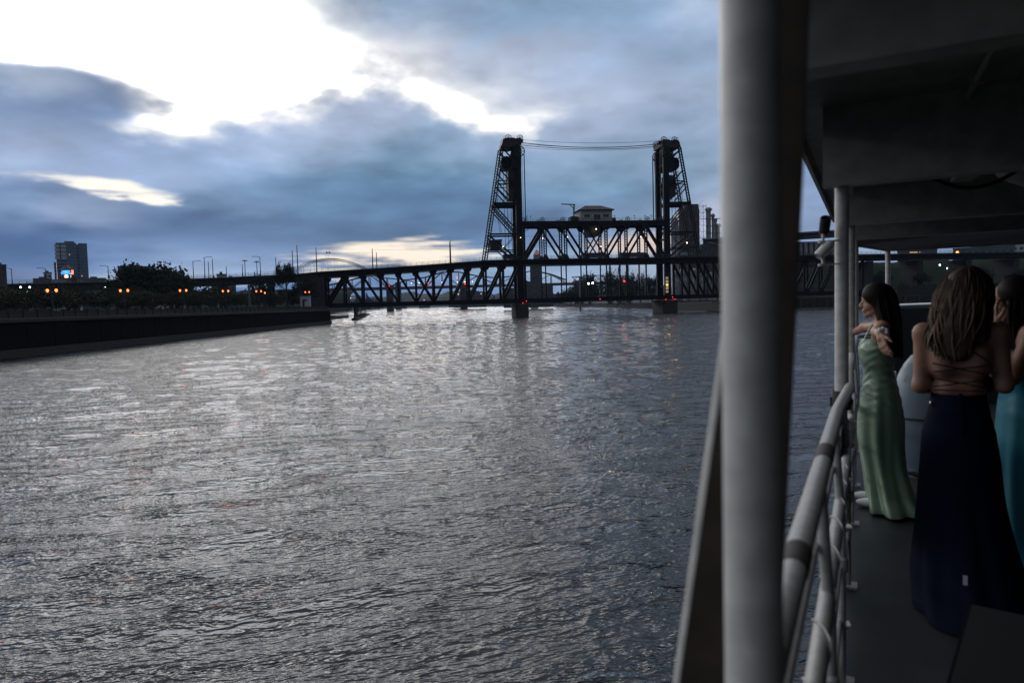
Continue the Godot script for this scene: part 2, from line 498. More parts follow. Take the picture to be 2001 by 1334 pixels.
func sky_at(az: float, el: float, big: FastNoiseLite, fine: FastNoiseLite, lower: Array, upper: Array) -> Color:
	# clouds flatten towards the horizon
	var q := Vector3(cos(deg_to_rad(az)) * 36.0, el * 1.15 + 21.0 * (1.0 - exp(-el / 7.0)), sin(deg_to_rad(az)) * 36.0)
	var n1 := big.get_noise_3dv(q)
	var n2 := fine.get_noise_3dv(q)
	var n3 := big.get_noise_3dv(q * 0.45 + Vector3(70, 0, 9))
	var a := az + n1 * 3.0 + n2 * 0.9
	var e := el + (n3 * 1.6 + n2 * 0.8) * (0.35 + 0.65 * clampf(el / 12.0, 0, 1))
	# unseen sky: overhead brightened to light the water, dusk behind dimmed to darken steel
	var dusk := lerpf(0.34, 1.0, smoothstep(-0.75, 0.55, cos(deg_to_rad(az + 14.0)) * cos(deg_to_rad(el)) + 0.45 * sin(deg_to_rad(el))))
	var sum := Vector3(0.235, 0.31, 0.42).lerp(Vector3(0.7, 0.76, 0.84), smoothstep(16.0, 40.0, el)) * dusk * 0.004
	var wt := 0.004
	for k in sky_anchor:
		var dx: float = a - k[0]
		var dy: float = e - k[1]
		var g: float = dx * dx * k[2] + dy * dy * k[3]
		if g < 14.0:
			var w := exp(-0.75 * g)
			sum += k[4] * w
			wt += w
	var c := sum / wt
	c *= 1.0 + 0.3 * n1 + 0.24 * n2
	# the open, bright part of the sky between the cloud banks
	var lo := el + n1 * 1.5 + n2 * 1.1 - along(lower, az)
	var up := along(upper, az) - (el + n1 * 2.6 + n3 * 2.0)
	var open := smoothstep(-0.8, 1.7, lo + n2 * 0.9) * smoothstep(-2.6, 4.2, up + n2 * 1.8)
	var core := smoothstep(0.7, 3.2, lo + n2 * 0.7) * smoothstep(1.2, 5.5, up + n2 * 1.4)
	var cl := 1.0 - pow((az + 34.6 + n1 * 2.0) / 5.6, 2.0) - pow((el - 14.6 + n2 * 1.2 + n1 * 0.8) / 2.0, 2.0)
	open *= 1.0 - smoothstep(-0.7, 0.5, cl + n2 * 0.5) * 0.97
	var wisp := 1.0 - pow((az + 15.8 + n2 * 2.0) / 3.2, 2.0) - pow((el - 18.5 + n2 * 1.0 + (az + 15.8) * 0.12) / 0.9, 2.0)
	open *= 1.0 - smoothstep(-0.6, 1.0, wisp) * 0.45
	open *= 1.0 - 0.35 * smoothstep(0.05, 0.5, n3 + n2 * 0.4) * smoothstep(16.0, 22.0, el)
	open = pow(clampf(open, 0, 1), 1.3)
	core *= open * (1.0 - 0.85 * smoothstep(16.5, 24.0, el + n1 * 3.0))
	var n4 := fine.get_noise_3d(q.x * 0.8, q.y * 2.6, q.z * 0.8 + 31.0)
	# gaps near the horizon
	var gap := 1.0 - pow((az + 30.0 + n1 * 1.2) / 4.6, 2.0) - pow((el - 9.05 + 0.07 * (az + 30.0) + n2 * 0.7) / 0.75, 2.0)
	var gap_o := smoothstep(-0.2, 0.9, gap + n2 * 0.9 + n4 * 1.2)
	var hor := 1.0 - pow((az + 9.4 + n1 * 1.4) / 7.8, 2.0) - pow((el - 4.3 - 0.04 * (az + 8.0) + n2 * 0.7 + n1 * 0.5) / 1.25, 2.0)
	var hor_o := smoothstep(-0.45, 0.95, hor + n2 * 1.0 + n4 * 1.5)
	var pe := 1.0 - pow((az - 10.6) / 3.6, 2.0) - pow((el - 4.6 + n2 * 0.4) / 0.8, 2.0)
	var pe_o := smoothstep(-1.2, 1.0, pe) * 0.75
	c = c.lerp(Vector3(1.03, 1.02, 0.99) * (0.9 + 0.16 * smoothstep(-0.25, 0.15, n1 + n2 * 0.7)), open)
	c = c.lerp(Vector3(5.6, 5.58, 5.55) * (0.62 + 0.38 * smoothstep(-0.25, 0.15, n1 + n2 * 0.7)), core)
	c = c.lerp(Vector3(1.15, 1.08, 0.95), gap_o)
	c = c.lerp(Vector3(1.08, 0.96, 0.8), hor_o)
	c = c.lerp(Vector3(0.95, 0.72, 0.58), pe_o)
	return Color(c.x, c.y, c.z)

# ---------------------------------------------------------------- water
func build_water() -> void:
	var size := 1024
	var n1 := FastNoiseLite.new()
	n1.seed = 31
	n1.frequency = 0.022
	n1.fractal_octaves = 4
	n1.fractal_gain = 0.5
	var n2 := FastNoiseLite.new()
	n2.seed = 32
	n2.frequency = 0.03
	n2.fractal_type = FastNoiseLite.FRACTAL_RIDGED
	n2.fractal_octaves = 3
	var h := PackedFloat32Array()
	h.resize(size * size)
	for k in 2:
		var im: Image = ([n1, n2][k] as FastNoiseLite).get_seamless_image(size / 2, size / 2)
		im.convert(Image.FORMAT_RF)
		im.resize(size, size, Image.INTERPOLATE_CUBIC)
		var f := im.get_data().to_float32_array()
		var amount: float = [0.9, 0.62][k]
		for i in f.size():
			h[i] += f[i] * amount
	var px := PackedFloat32Array()
	px.resize(size * size * 3)
	var steep := 7.8
	for y in size:
		var y0 := ((y - 1 + size) % size) * size
		var y1 := ((y + 1) % size) * size
		for x in size:
			var dx := (h[y * size + (x + 1) % size] - h[y * size + (x - 1 + size) % size]) * steep * 0.44
			var dy := (h[y1 + x] - h[y0 + x]) * steep
			var l := 0.5 / sqrt(1.0 + dx * dx + dy * dy)
			var o := (y * size + x) * 3
			px[o] = 0.5 - dx * l
			px[o + 1] = 0.5 + dy * l
			px[o + 2] = 0.5 + l
	var nim := Image.create_from_data(size, size, false, Image.FORMAT_RGBF, px.to_byte_array())
	var m := StandardMaterial3D.new()
	m.resource_name = "river"
	m.albedo_color = lin(0.008, 0.013, 0.018)
	m.roughness = 0.03
	m.metallic_specular = 0.4
	m.normal_enabled = true
	m.normal_texture = ImageTexture.create_from_image(nim)
	m.normal_scale = 1.0
	# long waves as real relief, denser towards the boat
	var az: Array = []
	var a := -62.0
	while a < 80.0:
		az.append(a)
		a += 0.25
	while a < 298.0:
		az.append(a)
		a += 8.0
	az.append(298.0)
	var rows := 1400
	var w1 := FastNoiseLite.new()
	w1.seed = 41
	w1.frequency = 0.11
	w1.fractal_octaves = 2
	var chop: Array = []       # the chop in octaves; far out only the longer waves are kept
	for k in 6:
		var c := FastNoiseLite.new()
		c.seed = 50 + k
		c.frequency = 1.0 / (1.7 * pow(2.0, k))
		c.fractal_octaves = 1
		chop.append(c)
	var warp := FastNoiseLite.new()
	warp.seed = 43
	warp.frequency = 0.05
	warp.fractal_octaves = 2
	var cols := az.size()
	var v := PackedVector3Array()
	var nn := PackedVector3Array()
	var uv := PackedVector2Array()
	var idx := PackedInt32Array()
	v.resize(rows * cols)
	nn.resize(rows * cols)
	uv.resize(rows * cols)
	for i in rows:
		var r := 2.5 * pow(9000.0 / 2.5, float(i) / (rows - 1))
		var f1 := exp(-r / 220.0)
		var share: Array = []
		for k in 6:
			var lam := 1.7 * pow(2.0, k)
			var off := log(r / (lam * 44.0)) / log(2.0)
			share.append((exp(-off * off / 0.9) if k > 0 or off > 0.0 else 1.0) * lam * 0.028 * clampf(900.0 / r, 0.0, 1.0))
		for j in cols:
			var t := deg_to_rad(az[j])
			var x := r * sin(t)
			var z := -r * cos(t)
			# wind from ahead and a little from the right: long crests lie across it
			var cx := x * 0.97 - z * 0.24
			var cz := z * 0.97 + x * 0.24
			var y := 0.0
			if r < 2500.0 and j < 568:
				y = w1.get_noise_2d(cx * 0.55, cz) * 0.17 * f1
				for k in 6:
					if share[k] > 0.004:
						y += chop[k].get_noise_2d(cx * 0.5, cz) * share[k]
			v[i * cols + j] = Vector3(x, y, z)
			uv[i * cols + j] = Vector2(cx / 13.5 + warp.get_noise_2d(x, z) * 0.14, cz / 6.0 + warp.get_noise_2d(z + 500.0, x) * 0.14)
	for i in rows:
		for j in cols:
			var e := v[i * cols + mini(j + 1, cols - 1)] - v[i * cols + maxi(j - 1, 0)]
			var g := v[mini(i + 1, rows - 1) * cols + j] - v[maxi(i - 1, 0) * cols + j]
			var q := g.cross(e).normalized()
			nn[i * cols + j] = q if q.y > 0 else -q
	for i in rows - 1:
		for j in cols - 1:
			var o := i * cols + j
			idx.append_array([o, o + cols, o + 1, o + 1, o + cols, o + cols + 1])
	var arr := []
	arr.resize(Mesh.ARRAY_MAX)
	arr[Mesh.ARRAY_VERTEX] = v
	arr[Mesh.ARRAY_NORMAL] = nn
	arr[Mesh.ARRAY_TEX_UV] = uv
	arr[Mesh.ARRAY_INDEX] = idx
	var am := ArrayMesh.new()
	am.add_surface_from_arrays(Mesh.PRIMITIVE_TRIANGLES, arr)
	setting("water", am, m)

# ---------------------------------------------------------------- river bed, banks, hills
func build_land() -> void:
	var b := Mb.new()
	b.quad(Vector3(-9000, -6, 9000), Vector3(9000, -6, 9000), Vector3(9000, -6, -9000), Vector3(-9000, -6, -9000), Vector3.UP)
	setting("riverbed", b, M.soil)
	b = Mb.new()          # west bank behind the sea wall, then the shore beyond the bridge
	b.slab([Vector2(-72.6, 40), Vector2(-72.6, -268), Vector2(-88, -286), Vector2(-96, -300), Vector2(-900, -300), Vector2(-900, 40)], -4.0, 5.5)
	b.slab([Vector2(-96, -300.2), Vector2(-150, -470), Vector2(-190, -723), Vector2(-330, -1400), Vector2(-500, -2600), Vector2(-3000, -2600), Vector2(-3000, -300.2)], -4.0, 3.0)
	setting("ground_west", b, M.grass)
	b = Mb.new()          # east bank
	b.slab([Vector2(900, 200), Vector2(500, -120), Vector2(240, -245), Vector2(132, -296), Vector2(100, -318), Vector2(97, -420), Vector2(101, -534), Vector2(90, -783), Vector2(20, -1500), Vector2(-150, -2600), Vector2(3000, -2600), Vector2(3000, 200)], -4.0, 4.2)
	setting("ground_east", b, M.soil)
	# wooded hills that close the river, their crest uneven with trees
	var f := FastNoiseLite.new()
	f.seed = 8
	f.frequency = 0.004
	f.fractal_octaves = 4
	b = Mb.new()
	var rows: Array = []
	for k in 3:
		var line := PackedVector3Array()
		for i in 361:
			var x := -2600.0 + i * 14.0
			var crest := 58.0 + 22.0 * f.get_noise_1d(x * 0.4) + 16.0 * f.get_noise_1d(x * 4.0 + 900.0) + 9.0 * f.get_noise_1d(x * 17.0)
			line.append(Vector3(x, [1.0, crest * 0.8, crest][k], [-2620.0, -2900.0, -3150.0][k]))
		rows.append(line)
	b.sheet(rows, false, Vector3(0, 1, 1))
	setting("hills", b, M.leaf_dark)
	b = Mb.new()          # wooded ridge behind the city
	rows = []
	for k in 3:
		var line := PackedVector3Array()
		for i in 221:
			var x := -1500.0 + i * 6.0
			var crest := 26.0 + 4.0 * f.get_noise_1d(x * 4.0) + 2.5 * f.get_noise_1d(x * 30.0 + 700.0)
			line.append(Vector3(x, [3.0, crest * 0.8, crest][k], [-752.0, -770.0, -790.0][k]))
		rows.append(line)
	b.sheet(rows, false, Vector3(0, 1, 1))
	setting("wooded_ridge", b, M.leaf_dark)
	b = Mb.new()          # dark wooded rise behind the east road
	rows = []
	for k in 3:
		var line := PackedVector3Array()
		for i in 181:
			var x := 176.0 + i * 3.0
			var crest := 24.0 + 3.0 * f.get_noise_1d(x * 6.0) + 2.5 * f.get_noise_1d(x * 40.0 + 300.0)
			line.append(Vector3(x, [4.0, crest * 0.8, crest][k], [-392.0, -402.0, -414.0][k] + (x - 176.0) * 0.4))
		rows.append(line)
	b.sheet(rows, false, Vector3(0, 1, 1))
	setting("wooded_rise", b, M.leaf_dark)
	# stone slope at the foot of the bridge, west side
	var stones := Mb.new()
	for i in 90:
		var t := rng.randf()
		var at := Vector3(lerpf(-73.5, -100, t), rng.randf_range(-0.3, 2.6), lerpf(-269, -312, t) + rng.randf_range(-2, 4))
		stones.ball(at, rng.randf_range(0.6, 1.5), 6, Vector3(1, 0.7, 1.2))
	var o := part("riprap_stones", self, stones, M.soil)
	o.set_meta("kind", "stuff")
	tag(o, "dark stones heaped at the water's edge past the end of the river wall", "stones")

# ---------------------------------------------------------------- the lift bridge; x runs along it, z across it (0 the near truss, -9.5 the far one)
func road_top(u: float) -> float:
	return along([Vector2(-430, 16.6), Vector2(-200, 18.6), Vector2(-150, 18.8), Vector2(-93, 20.3), Vector2(-84, 21.1), Vector2(-60.7, 22.1), Vector2(-38, 23.3), Vector2(-15, 24.65), Vector2(0, 24.85), Vector2(66, 24.75), Vector2(500, 24.0)], u)

func stick(br: Node3D, called: String, u0: float, y0: float, u1: float, y1: float, wide: float, deep: float, z: float, m: Material = null) -> void:
	var b := Mb.new()
	b.bar(Vector3(u0, y0, z), Vector3(u1, y1, z), wide, deep)
	part(called, br, b, m if m else M.steel)

func laced(br: Node3D, called: String, u0: float, y0: float, u1: float, y1: float, gap: float, z: float) -> void:   # two flanges with lacing between
	var a := Vector3(u0, y0, z)
	var c := Vector3(u1, y1, z)
	var d := (c - a).normalized()
	var s := Vector3(0, 0, 1).cross(d)
	var b := Mb.new()
	for k in [-1, 1]:
		b.bar(a + s * gap * 0.5 * k, c + s * gap * 0.5 * k, 0.7, 0.42)
	var n := int(a.distance_to(c) / (gap * 1.1))
	for i in n:
		var p := a.lerp(c, float(i) / n)
		var q := a.lerp(c, float(i + 1) / n)
		b.bar(p + s * gap * 0.5, q - s * gap * 0.5, 0.12, 0.14)
		b.bar(p - s * gap * 0.5, q + s * gap * 0.5, 0.12, 0.14)
	part(called, br, b, M.steel)

func lamp_bulb(br: Node3D, called: String, at: Vector3, m: Material, c: Color, r := 0.22, e := 1.5) -> void:
	var b := Mb.new()
	b.ball(Vector3.ZERO, r, 8)
	part(called, br, b, m, at)
	glow(br, at, c, e, r)

func sheave(br: Node3D, at: Vector3, r: float, thick := 0.5) -> void:
	var b := Mb.new()
	var pts: Array = []
	for k in 21:
		pts.append(at + Vector3(cos(TAU * k / 20.0), sin(TAU * k / 20.0), 0) * r)
	for k in 20:
		b.bar(pts[k], pts[k + 1], thick, r * 0.16)
	for k in 8:
		b.bar(at, at + Vector3(cos(TAU * k / 8.0), sin(TAU * k / 8.0), 0) * r, thick * 0.5, r * 0.1)
	b.lathe([Vector2(0, -thick), Vector2(r * 0.25, -thick), Vector2(r * 0.25, thick), Vector2(0, thick)], at, 8, Vector3(0, 0, 1))
	part("sheave", br, b, M.steel_b)

func tower(br: Node3D, u0: float, s: float) -> void:       # s: +1 for the left tower, -1 for its mirror on the right
	var far := -9.5
	var X := func(u: float) -> float: return u0 + s * u
	for z in [0.0, far]:
		var b := Mb.new()
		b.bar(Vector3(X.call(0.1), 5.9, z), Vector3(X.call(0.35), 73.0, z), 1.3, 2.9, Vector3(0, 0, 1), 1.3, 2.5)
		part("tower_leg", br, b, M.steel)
		laced(br, "raking_leg", X.call(-15.1), 22.5, X.call(-6.2), 73.0, 1.1, z)
		stick(br, "tower_strut", X.call(-8.4), 58.4, X.call(-0.5), 58.4, 0.5, 0.35, z)
		stick(br, "tower_strut", X.call(-8.6), 57.0, X.call(-0.5), 57.0, 0.5, 0.3, z)
		stick(br, "tower_strut", X.call(-10.6), 48.6, X.call(-0.5), 48.6, 0.7, 1.3, z)
		stick(br, "tower_strut", X.call(-12.8), 35.8, X.call(-0.5), 35.8, 0.6, 0.7, z)
		stick(br, "tower_strut", X.call(-14.0), 29.0, X.call(-0.5), 29.0, 0.5, 0.4, z)
		stick(br, "tower_brace", X.call(-6.3), 72.2, X.call(-1.2), 66.6, 0.5, 0.55, z)
		stick(br, "tower_brace", X.call(-6.8), 70.0, X.call(-2.4), 63.2, 0.4, 0.3, z)
		stick(br, "tower_brace", X.call(-7.6), 63.2, X.call(-1.0), 55.6, 0.5, 0.5, z)
		stick(br, "tower_brace", X.call(-8.5), 57.4, X.call(-3.4), 51.6, 0.5, 0.45, z)
		stick(br, "tower_brace", X.call(-9.2), 55.6, X.call(-3.6), 49.6, 0.5, 0.45, z)
		laced(br, "tower_brace", X.call(-10.5), 47.6, X.call(-0.9), 36.6, 1.15, z)
		stick(br, "tower_brace", X.call(-12.7), 35.0, X.call(-0.9), 25.0, 0.6, 0.7, z)
		stick(br, "tower_brace", X.call(-12.4), 33.2, X.call(-4.0), 25.0, 0.4, 0.4, z)
		stick(br, "tower_brace", X.call(-0.9), 35.6, X.call(-7.0), 29.2, 0.25, 0.22, z)
		# bearing housing and machinery round the main sheave
		b = Mb.new()
		b.prism([Vector2(X.call(-2.7), 63.6), Vector2(X.call(1.6), 63.6), Vector2(X.call(1.8), 71.8), Vector2(X.call(0.6), 73.4), Vector2(X.call(-1.0), 73.2), Vector2(X.call(-1.6), 71.0), Vector2(X.call(-2.9), 69.6), Vector2(X.call(-2.4), 66.8)], z - 0.9, z + 0.9)
		part("sheave_housing", br, b, M.steel)
		sheave(br, Vector3(X.call(1.0), 70.6, z + 1.0), 2.1)
		sheave(br, Vector3(X.call(-3.6), 76.2, z + 0.7), 1.25, 0.35)
		sheave(br, Vector3(X.call(1.3), 76.2, z + 0.7), 1.25, 0.35)
		b = Mb.new()
		b.bar(Vector3(X.call(2.95), 70.6, z + 0.6), Vector3(X.call(2.95), 40.6, z + 0.6), 0.4, 0.34)
		part("lift_cable", br, b, M.steel)
		b = Mb.new()
		b.bar(Vector3(X.call(2.3), 72.0, z - 0.6), Vector3(X.call(2.3), 41.0, z - 0.6), 0.15, 0.1)
		part("lift_cable", br, b, M.steel)
		for q in [-3.1, -4.6]:
			b = Mb.new()
			b.tube([Vector3(X.call(q), 63.0, z - 1.4), Vector3(X.call(q + 0.3), 25.0, z - 1.4)], [0.11], 5)
			part("guide_pipe", br, b, M.steel)
	# cross struts between the near and the far legs
	for y in [12.0, 33.0, 48.6, 58.0, 66.0]:
		var b := Mb.new()
		b.bar(Vector3(X.call(0.1), y, -0.5), Vector3(X.call(0.1), y, far + 0.5), 0.8, 0.9)
		part("cross_strut", br, b, M.steel)
	for y in [[33.0, 48.0], [48.6, 62.0]]:
		var b := Mb.new()
		b.bar(Vector3(X.call(0.1), y[0], -0.6), Vector3(X.call(0.1), y[1], far + 0.6), 0.4, 0.4)
		b.bar(Vector3(X.call(0.1), y[1], -0.6), Vector3(X.call(0.1), y[0], far + 0.6), 0.4, 0.4)
		part("cross_brace", br, b, M.steel)
	for q in [[-13.5, 31.5], [-10.4, 48.6], [-8.4, 58.4], [-6.4, 71.5]]:
		var b := Mb.new()
		b.bar(Vector3(X.call(q[0]), q[1], -0.5), Vector3(X.call(q[0]), q[1], far + 0.5), 0.5, 0.6)
		part("cross_strut", br, b, M.steel)
	# top platform, uneven with girders and winches
	var b := Mb.new()
	b.prism([Vector2(X.call(-6.6), 73.0), Vector2(X.call(-5.9), 75.6), Vector2(X.call(-5.0), 76.2), Vector2(X.call(-1.2), 75.9), Vector2(X.call(0.4), 76.3), Vector2(X.call(2.2), 75.9), Vector2(X.call(1.9), 73.6), Vector2(X.call(-0.4), 73.2), Vector2(X.call(-2.6), 72.7)], 0.7, far - 0.7)
	part("tower_platform", br, b, M.steel_b)
	b = Mb.new()
	for k in 9:
		var z := lerpf(0.9, far - 0.9, k / 8.0)
		b.bar(Vector3(X.call(-5.4), 76.0, z), Vector3(X.call(-5.4), 77.3, z), 0.06, 0.06)
		b.bar(Vector3(X.call(2.4), 75.8, z), Vector3(X.call(2.4), 77.1, z), 0.06, 0.06)
	for y in [77.2, 76.7]:
		b.bar(Vector3(X.call(-5.4), y, 0.9), Vector3(X.call(2.4), y, 0.9), 0.06, 0.06)
		b.bar(Vector3(X.call(-5.4), y, far - 0.9), Vector3(X.call(2.4), y, far - 0.9), 0.06, 0.06)
	part("platform_rail", br, b, M.steel)
	b = Mb.new()
	b.box(Vector3(minf(X.call(-2.6), X.call(-0.4)), 75.8, -7.0), Vector3(maxf(X.call(-2.6), X.call(-0.4)), 77.0, -2.0))
	part("winch", br, b, M.steel)
	b = Mb.new()
	b.box(Vector3(minf(X.call(1.8), X.call(3.0)), 75.0, -3.6), Vector3(maxf(X.call(1.8), X.call(3.0)), 76.1, -1.0))
	part("winch", br, b, M.steel)
	# counterweights: the long one and the one higher up
	b = Mb.new()
	if s > 0:
		b.box(Vector3(X.call(-3.9), 50.7, -8.4), Vector3(X.call(-1.0), 64.0, -0.9))
	else:
		b.prism([Vector2(X.call(-1.0), 51.4), Vector2(X.call(-3.4), 51.2), Vector2(X.call(-4.6), 52.4), Vector2(X.call(-4.6), 60.6), Vector2(X.call(-1.0), 61.4)], -0.9, -8.4)
	part("counterweight", br, b, M.steel_b)
	b = Mb.new()
	b.prism([Vector2(X.call(-6.5), 64.8), Vector2(X.call(-5.4), 63.5), Vector2(X.call(-3.6), 63.7), Vector2(X.call(-2.8), 65.2), Vector2(X.call(-2.9), 68.0), Vector2(X.call(-3.9), 69.0), Vector2(X.call(-5.6), 68.8), Vector2(X.call(-6.6), 67.4)], -1.2, -8.2)
	part("upper_counterweight", br, b, M.steel)
	# ladder up the tower side
	b = Mb.new()
	for q in [[-7.0, 63.5, -7.4, 57.5], [-8.0, 57.0, -8.9, 49.0], [-8.9, 48.0, -7.2, 36.2]]:
		var p0 := Vector3(X.call(q[0]), q[1], -4)
		var p1 := Vector3(X.call(q[2]), q[3], -4)
		for k in [-0.35, 0.35]:
			b.bar(p0 + Vector3(k, 0, 0), p1 + Vector3(k, 0, 0), 0.1, 0.12)
		for k in 14:
			var p := p0.lerp(p1, k / 13.0)
			b.bar(p - Vector3(0.35, 0, 0), p + Vector3(0.35, 0, 0), 0.08, 0.1)
	part("ladder", br, b, M.steel)
	b = Mb.new()       # catwalk rail over the middle strut
	for k in 7:
		var x := lerpf(-10.3, -3.4, k / 6.0)
		b.bar(Vector3(X.call(x), 49.2, 0), Vector3(X.call(x), 50.2, 0), 0.06, 0.06)
	b.bar(Vector3(X.call(-10.3), 50.2, 0), Vector3(X.call(-3.4), 50.2, 0), 0.06, 0.08)
	part("catwalk_rail", br, b, M.steel)

func build_bridge() -> void:
	var br := thing("lift_bridge", "black steel two-deck lift bridge with twin towers over the river", "bridge", Vector3(CHORD.x, 0, CHORD.y), BRIDGE_TURN)
	var far := -9.5
	var b: Mb
	# piers
	for q in [[-2.4, 3.2], [63.6, 70.6]]:
		b = Mb.new()
		b.slab([Vector2(q[0], 1.5), Vector2(q[0] + 0.8, 2.6), Vector2(q[1] - 0.8, 2.6), Vector2(q[1], 1.5), Vector2(q[1], far - 1.5), Vector2(q[1] - 0.8, far - 2.6), Vector2(q[0] + 0.8, far - 2.6), Vector2(q[0], far - 1.5)], -5.0, 5.0)
		b.slab([Vector2(q[0] - 0.2, 2.8), Vector2(q[1] + 0.2, 2.8), Vector2(q[1] + 0.2, far - 2.8), Vector2(q[0] - 0.2, far - 2.8)], 5.0, 5.8)
		part("pier", br, b, M.pier_stone)
	# roadway: a girder band that follows the profile, with edge girders and railing
	var marks := [-200.0, -150.0, -93.0, -84.0, -60.7, -38.0, -15.0, 0.0, 66.0, 160.0, 300.0]
	for i in marks.size() - 1:
		var u0: float = marks[i]
		var u1: float = marks[i + 1]
		var dep := 2.5 if u0 >= -84.0 else 2.9
		b = Mb.new()
		b.hexa([Vector3(u0, road_top(u0) - dep, 1.6), Vector3(u0, road_top(u0) - dep, far - 1.6), Vector3(u0, road_top(u0) - 0.35, far - 1.6), Vector3(u0, road_top(u0) - 0.35, 1.6), Vector3(u1, road_top(u1) - dep, 1.6), Vector3(u1, road_top(u1) - dep, far - 1.6), Vector3(u1, road_top(u1) - 0.35, far - 1.6), Vector3(u1, road_top(u1) - 0.35, 1.6)])
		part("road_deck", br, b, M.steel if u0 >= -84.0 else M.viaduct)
		b = Mb.new()
		b.hexa([Vector3(u0, road_top(u0) - 0.35, 2.6), Vector3(u0, road_top(u0) - 0.35, far - 2.6), Vector3(u0, road_top(u0), far - 2.6), Vector3(u0, road_top(u0), 2.6), Vector3(u1, road_top(u1) - 0.35, 2.6), Vector3(u1, road_top(u1) - 0.35, far - 2.6), Vector3(u1, road_top(u1), far - 2.6), Vector3(u1, road_top(u1), 2.6)])
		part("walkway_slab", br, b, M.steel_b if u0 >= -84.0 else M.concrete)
	for z in [2.5, far - 2.5]:
		b = Mb.new()
		var u := -200.0
		while u < 300.0:
			var v := u + 2.4
			var y0 := road_top(u)
			var y1 := road_top(v)
			b.bar(Vector3(u, y0 - 0.1, z), Vector3(u, y0 + 1.25, z), 0.08, 0.1)
			for k in [0.3, 0.75, 1.22]:
				b.bar(Vector3(u, y0 + k, z), Vector3(v, y1 + k, z), 0.07, 0.09)
			u = v
		part("road_railing", br, b, M.rail_steel)
	# ---- left span: deck truss of eleven panels
	for z in [0.0, far]:
		var node := func(k: int) -> float: return -81.5 + 7.41 * k
		for k in 12:
			var u: float = node.call(k)
			if k < 11:
				stick(br, "truss_post", u, 7.2, u, road_top(u) - 2.0, 0.7, 0.85 if k % 2 else 1.05, z)
			if k < 11:
				var u2: float = node.call(k + 1)
				if k == 0:
					stick(br, "truss_diagonal", u, 7.4, u2, road_top(u2) - 2.6, 0.9, 1.35, z)
				elif k <= 5:
					stick(br, "truss_diagonal", u, road_top(u) - 2.6, u2, 7.4, 0.7, 0.85, z)
				if k >= 5:
					stick(br, "truss_diagonal", u, 7.4, u2, road_top(u2) - 2.6, 0.8, 1.0 if k > 6 else 0.75, z)
			b = Mb.new()
			var t := road_top(u) - 2.4
			b.prism([Vector2(u - 1.8, t + 0.5), Vector2(u + 1.8, t + 0.5), Vector2(u + 1.0, t - 1.6), Vector2(u - 1.0, t - 1.6)], z + 0.42, z + 0.52)
			part("gusset_plate", br, b, M.steel)
		b = Mb.new()
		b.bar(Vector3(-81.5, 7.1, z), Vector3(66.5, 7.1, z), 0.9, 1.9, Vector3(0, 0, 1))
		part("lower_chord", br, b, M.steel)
		# right span
		for k in 13:
			var u := 73.4 + 7.41 * k
			stick(br, "truss_post", u, 7.2, u, road_top(u) - 2.0, 0.7, 0.9, z)
			if k < 12:
				if k < 6:
					stick(br, "truss_diagonal", u, road_top(u) - 2.6, u + 7.41, 7.4, 0.7, 0.95, z)
				else:
					stick(br, "truss_diagonal", u, 7.4, u + 7.41, road_top(u) - 2.6, 0.7, 0.95, z)
		b = Mb.new()
		b.bar(Vector3(66.6, 7.1, z), Vector3(164, 7.1, z), 0.9, 1.9, Vector3(0, 0, 1))
		part("lower_chord", br, b, M.steel)
	b = Mb.new()
	b.box(Vector3(-83, 6.6, far + 0.6), Vector3(164, 7.6, -0.6))
	part("rail_deck", br, b, M.steel)
	b = Mb.new()
	var uu := -82.0
	while uu < 164.0:
		b.bar(Vector3(uu, 7.9, 0.7), Vector3(uu, 9.2, 0.7), 0.06, 0.08)
		uu += 2.47
	for y in [8.5, 9.2]:
		b.bar(Vector3(-82, y, 0.7), Vector3(164, y, 0.7), 0.06, 0.08)
	part("footway_railing", br, b, M.steel)
	for k in 12:      # sway bracing seen through the deck truss
		b = Mb.new()
		var u := -81.5 + 7.41 * k
		b.bar(Vector3(u, 19.0, -0.5), Vector3(u, 12.5, far + 0.5), 0.3, 0.3)
		b.bar(Vector3(u, 12.5, -0.5), Vector3(u, 19.0, far + 0.5), 0.3, 0.3)
		b.bar(Vector3(u, 12.4, -0.5), Vector3(u, 12.4, far + 0.5), 0.35, 0.45)
		part("sway_brace", br, b, M.steel)
	# ---- lift span: seven panels between the towers
	for z in [0.0, far]:
		var node := func(k: int) -> float: return 2.2 + 9.1 * k
		b = Mb.new()
		b.bar(Vector3(1.6, 40.0, z), Vector3(66.2, 40.0, z), 1.1, 2.2, Vector3(0, 0, 1))
		part("top_chord", br, b, M.steel)
		for k in 8:
			var u: float = node.call(k)
			if k > 0 and k < 7:
				laced(br, "lift_post", u, 24.0, u, 39.2, 1.05, z)
				stick(br, "hanger", u, 8.0, u, 22.6, 0.45, 0.5, z)
				b = Mb.new()
				b.prism([Vector2(u - 2.0, 39.2), Vector2(u + 2.0, 39.2), Vector2(u + 0.9, 37.2), Vector2(u - 0.9, 37.2)], z + 0.56, z + 0.68)
				part("gusset_plate", br, b, M.steel)
				b = Mb.new()
				b.prism([Vector2(u - 1.6, 24.6), Vector2(u + 1.6, 24.6), Vector2(u + 0.7, 26.6), Vector2(u - 0.7, 26.6)], z + 0.56, z + 0.68)
				part("gusset_plate", br, b, M.steel)
			else:
				stick(br, "lift_post", u, 7.0, u, 40.0, 0.6, 0.9, z)
		stick(br, "truss_diagonal", node.call(0), 24.4, node.call(1), 39.0, 0.9, 1.5, z)
		stick(br, "truss_diagonal", node.call(7), 24.4, node.call(6), 39.0, 0.9, 1.3, z)
		stick(br, "truss_diagonal", node.call(1), 39.0, node.call(2), 24.6, 0.7, 0.85, z)
		stick(br, "truss_diagonal", node.call(2), 39.0, node.call(3), 24.6, 0.7, 0.85, z)
